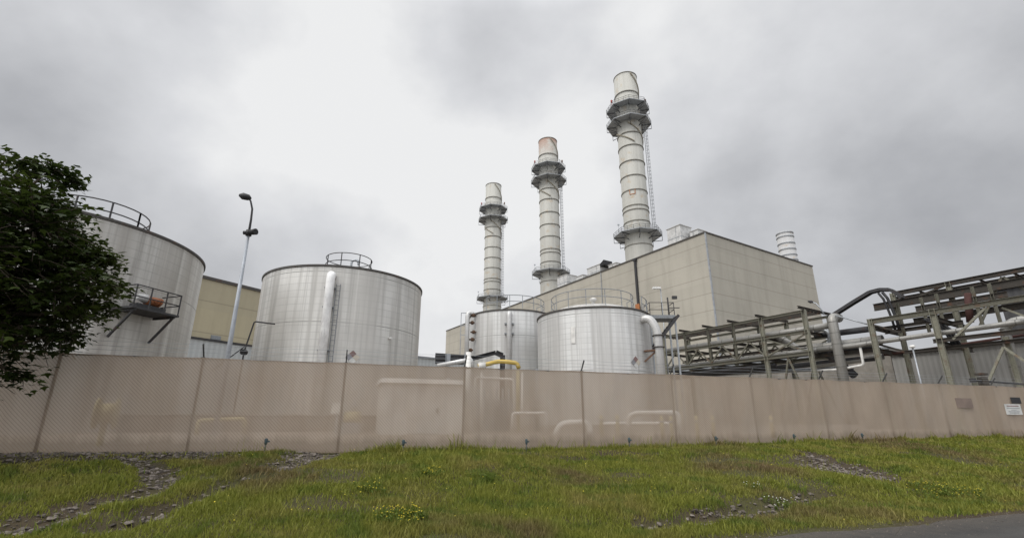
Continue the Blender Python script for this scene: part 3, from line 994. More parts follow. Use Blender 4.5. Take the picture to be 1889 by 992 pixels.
def diamond(t, p, ax, out, s):               # four-colour hazard diamond, parts of the tank
    q = [(V3((0, 0, 0)), None)]
    for (i, j), mat, nm in (((0, 1), M['placard_red'], 'hazard_placard'), ((-1, 0), M['placard_blue'], 'hazard_placard'), ((1, 0), M['placard_yellow'], 'hazard_placard'), ((0, -1), M['sign'], 'hazard_placard')):
        o = p + ax * i * s / 2 + UP * j * s / 2 + out * .02
        m = MB(); h = s / 2 * .97
        m.hexa([o - ax * h, o - UP * h, o + ax * h, o + UP * h, o - ax * h + out * .015, o - UP * h + out * .015, o + ax * h + out * .015, o + UP * h + out * .015])
        m.build(nm, mat, t)

# tank with the service platform, at the left border
c1 = V3((-25.9, 25.65, 0)); r1, z1 = 7.05, 10.45
T1 = tank('storage_tank', 'large streaked tank on the left, partly behind the leafy tree', c1, r1, z1, M['tank_dark'], rot=.4)
rm = MB()
cr = at_d(116, 212, 33.5); cr = V3((cr.x, cr.y, 0))
ring_rail(rm, cr, 2.3, z1 + .35, 1.15, posts=10, t=.035); rm.build('guardrail', M['steel_dark'], T1)
pipe = MB(); q = at_d(128, 206, 33.0)
pipe.tube(bend([V3((q.x, q.y, z1 - .1)), V3((q.x, q.y, z1 + 1.1)), V3((q.x + .4, q.y, z1 + 1.1)), V3((q.x + .4, q.y, z1 + .7))], .2), .07, 8)
pipe.build('vent_pipe', M['steel_dark'], T1)
# bracketed platform with its orange machine
inward = V3((c1.x, c1.y, 0))
a_mid = azim(162, 322)
dirp = V3((math.sin(a_mid), math.cos(a_mid), 0))
# where the sight line meets the shell
def shell_hit(x, y, c, rad):
    a = azim(x, y); d = V3((math.sin(a), math.cos(a), 0))
    b = d.dot(c); disc = b * b - (c.length_squared - rad * rad)
    return d * (b - math.sqrt(max(disc, 0)))
hp = shell_hit(158, 325, c1, r1)
nrm = (hp - V3((c1.x, c1.y, 0))).normalized(); tng = V3((-nrm.y, nrm.x, 0))
pz = z_over(160, 325, hp + nrm * .6)
pl = MB()
pl.box(hp + nrm * .75 + UP * pz, (2.4, 1.5, .10), tng)
pl_o = pl.build('platform', M['steel_dark'], T1)
pr = MB()
for i in (-1.15, -.4, .4, 1.15):
    pr.bar(hp + nrm * 1.45 + tng * i + UP * pz, hp + nrm * 1.45 + tng * i + UP * (pz + 1.1), .05, .05)
for hh in (.55, 1.1):
    pr.tube([hp + nrm * .1 + tng * 1.17 + UP * (pz + hh), hp + nrm * 1.45 + tng * 1.17 + UP * (pz + hh), hp + nrm * 1.45 - tng * 1.17 + UP * (pz + hh), hp + nrm * .1 - tng * 1.17 + UP * (pz + hh)], .03, 6)
pr.build('platform_railing', M['steel_dark'], pl_o)
for i in (-1.0, 1.0):
    pb = MB()
    pb.bar(hp + nrm * 1.4 + tng * i + UP * (pz - .06), hp + nrm * .02 + tng * i + UP * (pz - 1.35), .09, .09)
    pb.bar(hp + nrm * .0 + tng * i + UP * (pz - .1), hp + nrm * 1.45 + tng * i + UP * (pz - .1), .09, .09)
    pb.build('bracket', M['steel_dark'], pl_o)
mt = thing('motor', 'orange motor with pale end casing on the dark tank platform', 'motor', hp + nrm * .7 + UP * (pz + .05))
m = MB(); m.tube([hp + nrm * .7 - tng * .1 + UP * (pz + .62), hp + nrm * .7 + tng * .6 + UP * (pz + .66)], .22, 14)
for k in range(5): m.tube([hp + nrm * .7 + tng * (.0 + k * .16) + UP * (pz + .62), hp + nrm * .7 + tng * (.05 + k * .13) + UP * (pz + .64)], .25, 14)
m.build('motor_body', M['orange'], mt)
m = MB(); m.tube([hp + nrm * .7 - tng * .55 + UP * (pz + .72), hp + nrm * .7 - tng * .1 + UP * (pz + .68)], [.14, .24], 14); m.build('end_casing', M['hvac'], mt)
m = MB(); m.box(hp + nrm * .7 + tng * .1 + UP * (pz + .2), (1.5, .5, .3), tng); m.build('stand', M['steel_dark'], mt)
# second tank, with the white standpipe
c2, r2, a2 = polar_c(307, 292, 494, 302, 38.5)
z2 = z_over(398, 271, V3((math.sin(a2), math.cos(a2), 0)) * (38.5 - r2))
T2 = tank('storage_tank', 'wide pale tank with a tall white standpipe and a small railing on its roof', c2, r2, z2, M['tank'], rot=1.1)
cr = at_d(409, 270, 35.6); cr = V3((cr.x, cr.y, 0))
rm = MB(); ring_rail(rm, cr, 1.62, z2 + .3, 1.15, posts=8, t=.03); rm.build('guardrail', M['steel_dark'], T2)
q = at_d(412, 266, 35.4)
m = MB(); m.tube(bend([V3((q.x, q.y, z2)), V3((q.x, q.y, z2 + 1.35)), V3((q.x + .45, q.y, z2 + 1.45)), V3((q.x + .55, q.y, z2 + 1.0))], .25), .09, 8); m.build('vent_pipe', M['galv'], T2)
hp = shell_hit(384, 330, c2, r2); nr = (hp - V3((c2.x, c2.y, 0))).normalized(); tg = V3((-nr.y, nr.x, 0))
zt = z_over(389, 281, hp + nr * .4); zb = z_over(372, 445, hp + nr * .4)
m = MB(); m.tube(bend([hp - nr * .2 + UP * zt, hp + nr * .42 + UP * zt, hp + nr * .42 + UP * zb], .35), .28, 14); so = m.build('standpipe', M['bright'], T2)
for zz in (zt - .9, zt - 2.2, zt - 5, zt - 7.5):
    m = MB(); m.box(hp + nr * .22 + UP * zz, (.66, .4, .08), tg); m.build('pipe_clamp', M['steel_grey'], so)
m = MB()
for s in (.36, .62):
    m.bar(hp + nr * .18 + tg * s + UP * (zt - .6), hp + nr * .18 + tg * s + UP * .4, .04, .04)
for k in range(28):
    m.bar(hp + nr * .18 + tg * .36 + UP * (zt - .7 - k * .33), hp + nr * .18 + tg * .62 + UP * (zt - .7 - k * .33), .03, .03)
m.build('ladder', M['steel_grey'], T2)
hp = shell_hit(413, 379, c2, r2); nr = (hp - V3((c2.x, c2.y, 0))).normalized()
diamond(T2, hp + UP * z_over(413, 378, hp), V3((-nr.y, nr.x, 0)), nr, .46)
hp = shell_hit(456, 356, c2, r2); nr = (hp - V3((c2.x, c2.y, 0))).normalized()
m = MB(); m.tube([hp + UP * z_over(456, 356, hp), hp + nr * .3 + UP * (z_over(456, 356, hp) - .02)], .08, 8); m.build('nozzle', M['white'], T2)

# third tank (behind) and fourth tank (in front)
c4, r4, a4 = polar_c(630, 340, 762, 340, 39.0)
z4 = z_over(694, 319, V3((math.sin(a4), math.cos(a4), 0)) * (39.0 - r4))
T4 = tank('storage_tank', 'bright round tank in front with a curved roof railing, beside the pipe rack', c4, r4, z4, M['tank_b'], rot=2.2)
m = MB(); cc = V3((c4.x, c4.y, 0))
m.lathe((c4.x, c4.y, 0), [(r4 * .72, z4 + .25), (r4 * .66, z4 + .62), (r4 * .35, z4 + .95), (.02, z4 + 1.1)], 48); m.build('roof_dome', M['roof'], T4)
rm = MB()
ring_rail(rm, cc, r4 * .74, z4 + .45, 1.25, -PI * 1.15, PI * .1, posts=9, t=.03)
ring_rail(rm, cc, r4 * .97, z4 + .06, 1.15, -PI * .22, PI * .02, posts=3, t=.03)
rm.build('guardrail', M['steel_grey'], T4)
q = at_d(695, 310, 36.5)
m = MB(); m.tube([V3((q.x, q.y, z4)), V3((q.x, q.y, z4 + .9)), V3((q.x, q.y, z4 + .95)), V3((q.x, q.y, z4 + 1.12)), V3((q.x, q.y, z4 + 1.2))], [.14, .14, .26, .26, .1], 12); m.build('vent_cap', M['white'], T4)
hp = shell_hit(745, 384, c4, r4); nr = (hp - cc).normalized()
diamond(T4, hp + UP * z_over(744, 384, hp), V3((-nr.y, nr.x, 0)), nr, .46)
hp = shell_hit(752, 336, c4, r4); nr = (hp - cc).normalized(); tg = V3((-nr.y, nr.x, 0))
o = V3((.95, -.55, 0))
zt = z_over(757, 334, hp)
m = MB(); m.tube(bend([hp - nr * .3 + UP * zt, hp + o * .55 + UP * (zt + .1), hp + o + UP * (zt - .9), hp + o + UP * .3], .5), .30, 14, uvs=True); so = m.build('overflow_pipe', M['jacket'], T4)
m = MB(); m.tube([hp + o + UP * (zt - 1.25), hp + o + UP * (zt - 1.33)], .42, 14); m.tube([hp + o + UP * (zt - 2.1), hp + o + UP * (zt - 2.18)], .40, 14); m.build('flange', M['rim'], so)
m = MB(); m.box(hp + o * .5 + UP * (zt - 2.35), (1.0, .35, .12), o.normalized()); m.bar(hp + UP * (zt - 3.1), hp + o * .8 + UP * (zt - 2.4), .1, .1); m.build('pipe_bracket', M['rust'], so)
hp = shell_hit(672, 355, c4, r4); nr = (hp - cc).normalized(); tg = V3((-nr.y, nr.x, 0))
m = MB(); zz = z_over(672, 352, hp); m.box(hp + nr * .03 + UP * zz, (.30, .06, 1.2), tg); m.build('patch_plate', M['white'], T4)

c3, r3, a3 = polar_c(550, 350, 648, 350, 47.0)
z3 = z_over(598, 322, V3((math.sin(a3), math.cos(a3), 0)) * (47.0 - r3))
T3 = tank('storage_tank', 'grey tank half hidden behind the bright front tank, with two upright pipes', c3, r3, z3, M['tank_b'], rot=.2)
cc = V3((c3.x, c3.y, 0))
rm = MB(); ring_rail(rm, cc, r3 * .80, z3 + .35, 1.25, -PI * .75, PI * .2, posts=8, t=.035); rm.build('guardrail', M['steel_grey'], T3)
hp = shell_hit(597, 340, c3, r3); nr = (hp - cc).normalized(); tg = V3((-nr.y, nr.x, 0))
zt = z_over(597, 331, hp)
m = MB(); m.tube(bend([hp - nr * .2 + UP * (zt + .3), hp + nr * .45 + UP * (zt + .3), hp + nr * .45 + UP * .3], .3), .24, 12, uvs=True); so = m.build('standpipe', M['jacket'], T3)
for k in (.7, 1.6):
    m = MB(); m.box(hp + nr * .3 + UP * (zt - k), (.85, .45, .12), tg); m.build('pipe_clamp', M['steel_grey'], so)
hp = shell_hit(553, 345, c3, r3); nr = (hp - cc).normalized(); tg = V3((-nr.y, nr.x, 0))
q = at_d(547.5, 345, 44.5); q = V3((q.x, q.y, 0)); zt = z_over(548, 325, q)
m = MB(); m.tube(bend([q + V3((.9, .6, zt - .2)), q + UP * zt, q + UP * .3], .4), .2, 12, uvs=True); so = m.build('feed_pipe', M['jacket'], T3)
for k, off in ((.3, .55), (1.0, .45), (1.9, .6), (2.6, .5), (3.6, .35)):
    p = q + V3((off, .15, zt - k))
    m = MB(); m.tube([p - UP * .16, p + UP * .16], .13, 8); m.tube([p - V3((.3, 0, 0)), p + V3((.22, 0, 0))], .08, 8); m.build('valve', M['rust_dark'], so)
m = MB()
for k in (.1, 1.3, 2.2): m.bar(q + V3((-.6, 0, zt - k)), q + V3((.1, 0, zt - k)), .06, .06)
m.bar(q + V3((-.6, 0, zt - .1)), q + V3((-.6, 0, .3)), .06, .06)
m.build('pipe_support', M['galv'], so)

# stair tower platform to the right of the front tank
q = at_d(773, 330, 41.0); q = V3((q.x, q.y, 0))
pz = z_over(770, 333, q)
ST_ = thing('access_stair', 'grey steel landing and stair hung between front tank and pipe rack', 'stair', q)
m = MB(); m.box(q + UP * pz, (2.1, 1.6, .28), V3((1, 0, 0))); m.build('landing', M['steel_grey'], ST_)
m = MB()
for sx in (-1, 1):
    for sy in (-.75, .75):
        m.bar(q + V3((sx, sy, .2)), q + V3((sx, sy, pz)), .12, .12)
m.build('post', M['galv'], ST_)
m = MB()
for hh in (.6, 1.2):
    m.tube([q + V3((-1, .75, pz + hh)), q + V3((-1, -.75, pz + hh)), q + V3((1, -.75, pz + hh)), q + V3((1, .75, pz + hh))], .03, 6)
for sx in (-1, 0, 1): m.bar(q + V3((sx, -.75, pz)), q + V3((sx, -.75, pz + 1.2)), .05, .05)
m.build('railing', M['steel_dark'], ST_)
m = MB()
for k in range(14):
    m.box(q + V3((1.0 - k * .22, -1.1, pz - .1 - k * .26)), (.28, .7, .05))
m.bar(q + V3((1.1, -.75, pz)), q + V3((-2.0, -.75, pz - 3.7)), .06, .22); m.bar(q + V3((1.1, -1.45, pz)), q + V3((-2.0, -1.45, pz - 3.7)), .06, .22)
m.build('stair_flight', M['steel_dark'], ST_)
m = MB(); m.tube([q + V3((.9, .3, pz)), q + V3((.9, .3, pz + 1.9))], .07, 8); m.box(q + V3((1.5, .3, pz + 1.9)), (.4, .2, .25)); m.box(q + V3((1.4, .3, pz + 1.0)), (.9, .06, .06)); m.build('instrument_mast', M['steel_dark'], ST_)
# slender floodlight on its own pole
q2 = at_d(777, 330, 42.5); q2 = V3((q2.x, q2.y, 0)); zt = z_over(775, 297, q2)
t = thing('floodlight', 'slim pole with one small white floodlight head in front of the beige hall', 'lamp', q2)
m = MB(); m.tube([q2, q2 + UP * zt], .045, 8); m.build('pole', M['galv'], t)
m = MB(); m.box(q2 + V3((-.35, 0, zt)), (.7, .3, .18)); m.build('lamp_head', M['white'], t)

# ------------------------------------------------------------------ big beige hall
Yc = 78.0
C = at_Y(826, 232, Yc); ZB = C.z; C = V3((C.x, C.y, 0))
pl_l = on_plane(523, 346.5, C, W); LU = (pl_l - C).dot(U)
pl_r = on_plane(952, 273, C, U); LW = (pl_r - C).dot(W)
hall = thing('industrial_hall', 'huge beige panelled hall with exhaust stacks rising behind its long roofline', 'building', C)
def wall_quad(mb, a, b, z0, z1):
    L = (b - a).length
    mb.quad(a + UP * z0, b + UP * z0, b + UP * z1, a + UP * z1, [(0, z1 - z0), (L, z1 - z0), (L, 0), (0, 0)])
M['hall'] = m_precast('beige_precast', (0.42, 0.395, 0.34), ZB, (2.0, 2.95))
m = MB()
A = C; B = C + U * LU; D = C + W * LW; E_ = C + U * LU + W * LW
wall_quad(m, B, A, 0, ZB); m.build('wall', M['hall'], hall)
m = MB(); wall_quad(m, A, D, 0, ZB); m.build('wall', M['hall'], hall)
m = MB(); wall_quad(m, D, E_, 0, ZB); wall_quad(m, E_, B, 0, ZB); m.build('wall', M['hall'], hall)
m = MB(); m.quad(A + UP * (ZB - .1), D + UP * (ZB - .1), E_ + UP * (ZB - .1), B + UP * (ZB - .1)); m.build('roof', M['conc'], hall)
m = MB()
for a, b in ((A, B), (A, D), (D, E_), (B, E_)):
    m.bar(a + UP * (ZB + .06), b + UP * (ZB + .06), .34, .24)
m.build('coping', M['rim'], hall)
m = MB(); m.box(C + V3((0, -.06, ZB / 2)), (.22, .22, ZB - .1), U); m.build('corner_trim', M['galv'], hall)
q = on_plane(744, 264, C - W * .25, W); qb = V3((q.x, q.y, 0))
m = MB(); m.box(qb + UP * (q.z / 2), (.42, .35, q.z), U); m.box(qb + UP * q.z, (.8, .6, .5), U); m.build('downspout', M['steel_dark'], hall)
zr = z_over(752, 318, qb)
m = MB(); m.box(qb - W * .28 + UP * (zr - .6), (1.0, .2, 2.0), U); m.build('conductor_box', M['rust_bright'], hall)
q = on_plane(704, 279, C - W * .1, W); qb = V3((q.x, q.y, 0))
m = MB(); m.box(qb + UP * (q.z / 2), (.16, .12, q.z), U); m.build('conduit', M['galv'], hall)
q = on_plane(836, 330, C - W * .0, W)

def roof_unit(x0, x1, ytop, u_off, dw, label, dark=False):
    """air handling box standing on the hall roof: pixels of its left and right bottom, top height"""
    a = on_plane(x0, ytop, C + W * u_off, W); b = on_plane(x1, ytop, C + W * u_off, W)
    ua, ub = (a - C).dot(U), (b - C).dot(U)
    mid = C + U * (ua + ub) / 2 + W * (u_off + dw / 2)
    zt = max(a.z, b.z); L = abs(ua - ub)
    zt = z_over((x0 + x1) / 2, ytop, C + U * (ua + ub) / 2 + W * u_off)
    t = thing('rooftop_unit', label, 'air handler', mid + UP * ZB, 'air handlers on the hall roof')
    h = zt - ZB
    m = MB(); m.box(mid + UP * (ZB + h / 2), (L, dw, h), U); m.build('casing', M['hvac'], t)
    m = MB(); m.box(mid + UP * (ZB + h * .45), (L + .06, dw + .06, .12), U)
    for k in range(int(L // 1.6)):
        m.box(mid + U * (-L / 2 + 1.6 * (k + .7)) - W * (dw / 2) + UP * (ZB + h / 2), (.06, .08, h * .98), U)
    m.build('seam_trim', M['galv'], t)
    m = MB(); m.box(mid + UP * (zt + .04), (L + .25, dw + .25, .10), U); m.build('lid', M['roof'], t)
    if dark:
        m = MB(); m.hexa([mid - U * L / 2 - W * dw / 2 + UP * (zt - .6), mid - U * (L / 2 + 1.5) - W * dw / 2 + UP * (zt - .5), mid - U * (L / 2 + 1.5) + W * dw / 2 + UP * (zt - .5), mid - U * L / 2 + W * dw / 2 + UP * (zt - .6),
                          mid - U * L / 2 - W * dw / 2 + UP * zt, mid - U * (L / 2 + 1.3) - W * dw / 2 + UP * (zt + .7), mid - U * (L / 2 + 1.3) + W * dw / 2 + UP * (zt + .7), mid - U * L / 2 + W * dw / 2 + UP * zt])
        m.build('intake_hood', M['black'], t)
roof_unit(781, 797, 226, 1.5, 3.2, 'large ribbed white roof unit closest to the hall corner')
roof_unit(808, 818, 230, 3.5, 2.5, 'low roof unit half hidden beside the hall corner')
roof_unit(688, 703, 272, 1.5, 2.6, 'white roof unit with a black slanted intake hood', True)
roof_unit(713, 722, 269, 2.5, 2.2, 'small rounded roof unit right of the black intake hood')
roof_unit(653, 664, 283, 1.5, 3.2, 'stepped white roof unit beside the middle exhaust stack')
roof_unit(675, 683, 283, 2.5, 2.0, 'lowest roof unit between the middle stack and the black hood')

# ------------------------------------------------------------------ exhaust stacks
def cage_ladder(mb, p, out, z0, z1):
    side = V3((-out.y, out.x, 0))
    for s in (-.28, .28):
        mb.bar(p + side * s + UP * z0, p + side * s + UP * z1, .09, .09)
    n = int((z1 - z0) / .55)
    for i in range(n):
        mb.bar(p - side * .28 + UP * (z0 + .55 * i), p + side * .28 + UP * (z0 + .55 * i), .06, .06)
    for i in range(int((z1 - z0) / 1.1)):
        z = z0 + 1.1 * i
        pts = [p + side * .42 * math.cos(t) + out * (.1 + .75 * math.sin(t)) + UP * z for t in [PI * k / 6 for k in range(7)]]
        mb.tube(pts, .045, 5, False)
    for k in (1, 3, 5):
        t = PI * k / 6
        o = side * .42 * math.cos(t) + out * (.1 + .75 * math.sin(t))
        mb.bar(p + o + UP * z0, p + o + UP * z1, .06, .06)

def octa(c, r, z, a0):
    return [V3((c.x + r * math.cos(a0 + k * PI / 4), c.y + r * math.sin(a0 + k * PI / 4), z)) for k in range(8)]

def platform(t, c, rs, z, rp, mats, drop, a0):
    dk = MB()
    o0, o1 = octa(c, rp, z, a0), octa(c, rs + .05, z, a0)
    for k in range(8):
        j = (k + 1) % 8
        dk.hexa([o1[k], o0[k], o0[j], o1[j], o1[k] + UP * .16, o0[k] + UP * .16, o0[j] + UP * .16, o1[j] + UP * .16])
    d = dk.build('platform', M['deck'], t)
    rl = MB()
    for hh in (.16, .65, 1.2):
        oo = octa(c, rp - .05, z + hh, a0)
        for k in range(8): rl.bar(oo[k], oo[(k + 1) % 8], .07, .07 if hh > .2 else .16)
    oo = octa(c, rp - .05, z, a0)
    for k in range(8):
        for s in (0, .33, .66):
            p = oo[k] * (1 - s) + oo[(k + 1) % 8] * s
            rl.bar(p, p + UP * 1.2, .07, .07)
    rl.build('railing', M['stackmetal'], d)
    o2 = octa(c, rs + .02, z - drop, a0); o3 = octa(c, rp - .1, z - .08, a0); o4 = octa(c, rs, z - .08, a0)
    om = octa(c, rp - .1, z - drop * .55, a0)
    for k in range(8):
        br = MB()
        br.bar(o4[k], o3[k], .12, .16)
        br.bar(om[k], o2[k] + (o4[k] - o2[k]) * .4, .12, .14)
        br.bar(o3[k], om[k], .10, .10)
        br.bar(o3[k], o2[k] + (o4[k] - o2[k]) * .4, .10, .10)
        br.build('bracket', M['stackmetal'], d)
    return d

row_w = 21.0
P0 = C + W * row_w
SA = []
s_mid = on_plane(742, 170, P0, W); S3 = V3((s_mid.x, s_mid.y, 0))
ZS = z_over(731, 53, S3)
d3 = math.hypot(S3.x, S3.y)
RS = 15.2 / F * d3 * 1.02
# level marks read off the nearest stack
lv = [(733, 66), (736, 114), (737, 129), (739, 147), (742, 164), (744, 181), (745, 199), (745.5, 204), (747, 217)]
rings = [z_over(x, y, S3 - V3((S3.x, S3.y, 0)).normalized() * RS) for x, y in lv]
zp1 = z_over(734, 91, S3); zp2 = z_over(736, 108, S3); zp3 = z_over(748, 237, S3)
fr = S3.normalized()
def stack_u(x, y):
    p = on_plane(x, y, P0, W); return (p - P0).dot(U)
stacks = [(742, 170, 'nearest and tallest looking exhaust stack, right of the other two', 0.0),
          (644, 215, 'middle exhaust stack with a rust red patch at its mouth', 1.0),
          (577.5, 250, 'farthest and smallest looking exhaust stack, left of the other two', 0.0)]
for (px, py, lb, rusty) in stacks:
    p = P0 + U * stack_u(px, py)
    t = thing('exhaust_stack', lb, 'smokestack', p, 'exhaust stacks behind the hall')
    mat = m_stack('stack_paint', (0.43, 0.425, 0.39), ZS if rusty else 0)
    m = MB(); m.lathe(p, [(RS * 1.06, 0), (RS * 1.06, zp3 - 3), (RS, zp3 - .6), (RS * .97, ZS), (RS * .90, ZS), (RS * .88, ZS - 4)], 48)
    m.build('shaft', mat, t)
    zz = sorted(rings)
    for z in rings:
        m = MB(); m.lathe(p, [(RS * .99, z - .11), (RS + .13, z - .11), (RS + .13, z + .11), (RS * .99, z + .11)], 48, smooth=False); m.build('ring', M['stackring'], t)
    m = MB(); m.lathe(p, [(RS * .9, ZS - .18), (RS * .97 + .10, ZS - .18), (RS * .97 + .10, ZS + .04), (RS * .9, ZS + .04)], 48, smooth=False); m.build('ring', M['stackring'], t)
    m = MB(); z = zp3 - 3.2; m.lathe(p, [(RS * 1.0, z - .1), (RS * 1.06 + .12, z - .1), (RS * 1.06 + .12, z + .1), (RS * 1.0, z + .1)], 48, smooth=False); m.build('ring', M['stackring'], t)
    a0 = A0 + PI / 8
    for z, rp, dr in ((zp1, RS * 1.78, 2.6), (zp2, RS * 1.84, 2.6), (zp3, RS * 1.86, 2.6)):
        platform(t, p, RS, z, rp, None, dr, a0)
    out = V3((.93, -.36, 0)).normalized()
    m = MB(); cage_ladder(m, p + out * (RS + .62), out, zp3, zp2); m.build('ladder', M['steel_grey'], t)
    for h0, z0, z1, sgn in ((2.6, zp2 - 7.5, zp2 - .8, 1), (3.1, zp1 + 1.0, ZS - .5, 1), (.6, zp2 - 7.0, zp2 - .8, 1), (5.6, zp1 + 1.0, ZS - .5, 1)):
        pts = []
        for i in range(26):
            s = i / 25
            a = -2.1 + h0 - 2.4 * s
            pts.append(V3((p.x + (RS + .10) * math.cos(a), p.y + (RS + .10) * math.sin(a), z0 + (z1 - z0) * s)))
        m = MB(); m.tube(pts, .16, 6); m.build('helical_strake', M['strake'], t)
    for k, mm in ((3.45, M['red']), (5.9, M['rust'])):
        b = p + V3((math.cos(k), math.sin(k), 0)) * RS * 1.5 + UP * (zp1 + .16)
        m = MB(); m.tube([b, b + UP * 1.7], .06, 6); m.tube([b + UP * 1.7, b + UP * 1.8, b + UP * 2.5, b + UP * 2.65], [.12, .26, .26, .12], 10); m.build('beacon', mm, t)
    b = p + V3((math.cos(3.5), math.sin(3.5), 0)) * RS * 1.7 + UP * (zp3 + .16)
    m = MB(); m.tube([b, b + UP * 2.4], .05, 6); m.box(b + UP * 2.4, (.5, .3, .3)); m.build('lamp', M['galv'], t)
    if px > 700:
        b = at_d(741, 184, d3 - RS - .01); nr = (V3((b.x - p.x, b.y - p.y, 0))).normalized(); tg = V3((-nr.y, nr.x, 0))
        q = p + nr * (RS + .02)
        m = MB()
        for s in (-1, 1):
            m.box(q + tg * s * .7 + UP * b.z, (.16, .06, 1.5), tg); m.box(q + UP * (b.z + s * .7), (1.3, .06, .16), tg)
        m.build('hatch_frame', M['rust_bright'], t)

# grey ribbed vent stack behind the hall
q = on_plane(923, 250, C + W * (LW * .62), U)
q = on_plane(923, 255, C + U * 14.0, U); p = V3((q.x, q.y, 0)); dv = math.hypot(p.x, p.y)
zt = z_over(919, 233, p); rv = 8.3 / F * dv * .96
t = thing('vent_stack', 'short grey ribbed vent stack rising behind the right end of the hall', 'smokestack', p)
m = MB(); m.lathe(p, [(rv, 0), (rv, zt), (rv * .9, zt), (rv * .9, zt - 3)], 40); m.build('shaft', m_stack('grey_stack', (0.46, 0.46, 0.46), 0), t)
for y in (233.5, 238, 246, 253, 260, 266):
    z = z_over(923, y, p)
    m = MB(); m.lathe(p, [(rv * .98, z - .1), (rv + .14, z - .1), (rv + .14, z + .1), (rv * .98, z + .1)], 40, smooth=False); m.build('ring', M['galv'], t)

# ------------------------------------------------------------------ beige building at the left, with its pale skirt
q0 = at_d(200, 283, 62); q1 = at_d(330, 295.5, 68)
zt = at_d(244, 286.5, 64).z
q0 = V3((q0.x, q0.y, 0)); q1 = V3((q1.x, q1.y, 0)); dq = (q1 - q0).normalized(); nq = V3((-dq.y, dq.x, 0))
t = thing('beige_warehouse', 'plain beige building with pale ribbed skirt between the two left tanks', 'building', q0)
zs = z_over(260, 360, (q0 + q1) / 2)
m = MB(); wall_quad(m, q0, q1, zs, zt); wall_quad(m, q1, q1 + nq * 20, zs, zt); wall_quad(m, q1 + nq * 20, q0 + nq * 20, zs, zt); wall_quad(m, q0 + nq * 20, q0, zs, zt)
m.build('wall', m_precast('yellowish_precast', (0.42, 0.375, 0.265), zt, (2.6, 3.6)), t)
m = MB(); m.quad(q0 + UP * zt, q1 + UP * zt, q1 + nq * 20 + UP * zt, q0 + nq * 20 + UP * zt); m.bar(q0 + UP * zt, q1 + UP * zt, .3, .35); m.build('roof', M['rim'], t)
m = MB(); wall_quad(m, q0 - nq * .12, q1 - nq * .12, 0, zs - .1); m.build('skirt', M['corr_pale'], t)
m = MB(); m.bar(q0 - nq * .16 + UP * zs, q1 - nq * .16 + UP * zs, .25, .22); m.build('flashing', M['steel_dark'], t)
q = on_plane(253, 355, q0 - nq * .05, nq)
m = MB(); m.box(q, (1.1, .1, .45), dq); m.build('vent', M['steel_grey'], t)

# dark pipe gantry against the second tank's left side
q = at_d(296, 350, 33.5); q = V3((q.x, q.y, 0))
zt = z_over(297, 336, q); zz = z_over(292, 372, q)
t = thing('sample_pipe', 'thin dark bent pipe standing at the left flank of the standpipe tank', 'pipe', q)
m = MB(); m.tube(bend([q + V3((.9, .8, zt)), q + V3((0, 0, zt)), q + V3((-.35, 0, zz)), q + V3((-.4, 0, .3))], .12), .045, 8); m.build('pipe_run', M['steel_dark'], t)
m = MB(); m.bar(q + V3((-.3, 0, zz + .4)), q + V3((-1.9, -.4, zz - 1.2)), .05, .05); m.tube([q + V3((-.35, -.15, zz)), q + V3((-.35, .15, zz))], .18, 10); m.build('valve', M['black'], t)

# low pale building far behind
q0 = at_d(470, 384, 70); q1 = at_d(545, 384, 76); zt = at_d(500, 379, 72).z
q0 = V3((q0.x, q0.y, 0)); q1 = V3((q1.x, q1.y, 0)); dq = (q1 - q0).normalized(); nq = V3((-dq.y, dq.x, 0))
t = thing('low_shed', 'low pale shed with a dark roof edge far behind, right of the standpipe tank', 'building', q0)
m = MB(); wall_quad(m, q0, q1, 0, zt); wall_quad(m, q1, q1 + nq * 6, 0, zt); wall_quad(m, q0 + nq * 6, q0, 0, zt); m.build('wall', M['corr_pale'], t)
m = MB(); m.box((q0 + q1) / 2 + nq * 3 + UP * (zt + .08), ((q1 - q0).length + .5, 6.6, .2), dq); m.build('roof', M['steel_grey'], t)

# ------------------------------------------------------------------ street lamp
q = at_d(263, 400, 24.5); q = V3((q.x, q.y, 0)); zt = z_over(291, 233, q)
t = thing('street_lamp', 'tall pale blue lamp post with dark curved arm between the two left tanks', 'lamp', q)
m = MB(); m.tube([q + UP * 0, q + UP * zt * .5, q + UP * zt], [.12, .095, .06], 14); m.build('pole', M['lamp_blue'], t)
ap = V3((-.62, -.62, 0)).normalized()
za = z_over(291, 191, q)
h = za - zt
m = MB(); m.tube([q + UP * (zt - .3), q + UP * (zt + h * .4), q + UP * (zt + h * .7) + V3((-.03, 0, 0)), q + UP * (zt + h * .92) + V3((-.14, -.05, 0)), q + UP * (zt + h) + V3((-.26, -.1, 0))], [.06, .05, .045, .04, .04], 10); ao = m.build('arm', M['steel_dark'], t)
hd = q + UP * (zt + h + .02) + V3((-.36, -.1, 0))
m = MB(); m.tube([hd + V3((.22, 0, -.06)), hd + V3((.1, 0, 0)), hd + V3((-.15, -.02, .06)), hd + V3((-.32, -.05, .10))], [.07, .15, .17, .06], 12); m.build('lamp_head', M['black'], t)
m = MB(); m.tube([q + UP * (zt - .12), q + UP * (zt + .16)], .13, 12); m.tube([q + V3((.05, -.05, zt + .03)), q + V3((.42, -.15, zt + .03))], [.12, .15], 12); m.tube([q + V3((-.24, -.02, zt + .03)), q + V3((-.05, 0, zt + .03))], .09, 10); m.build('camera_housing', M['black'], t)

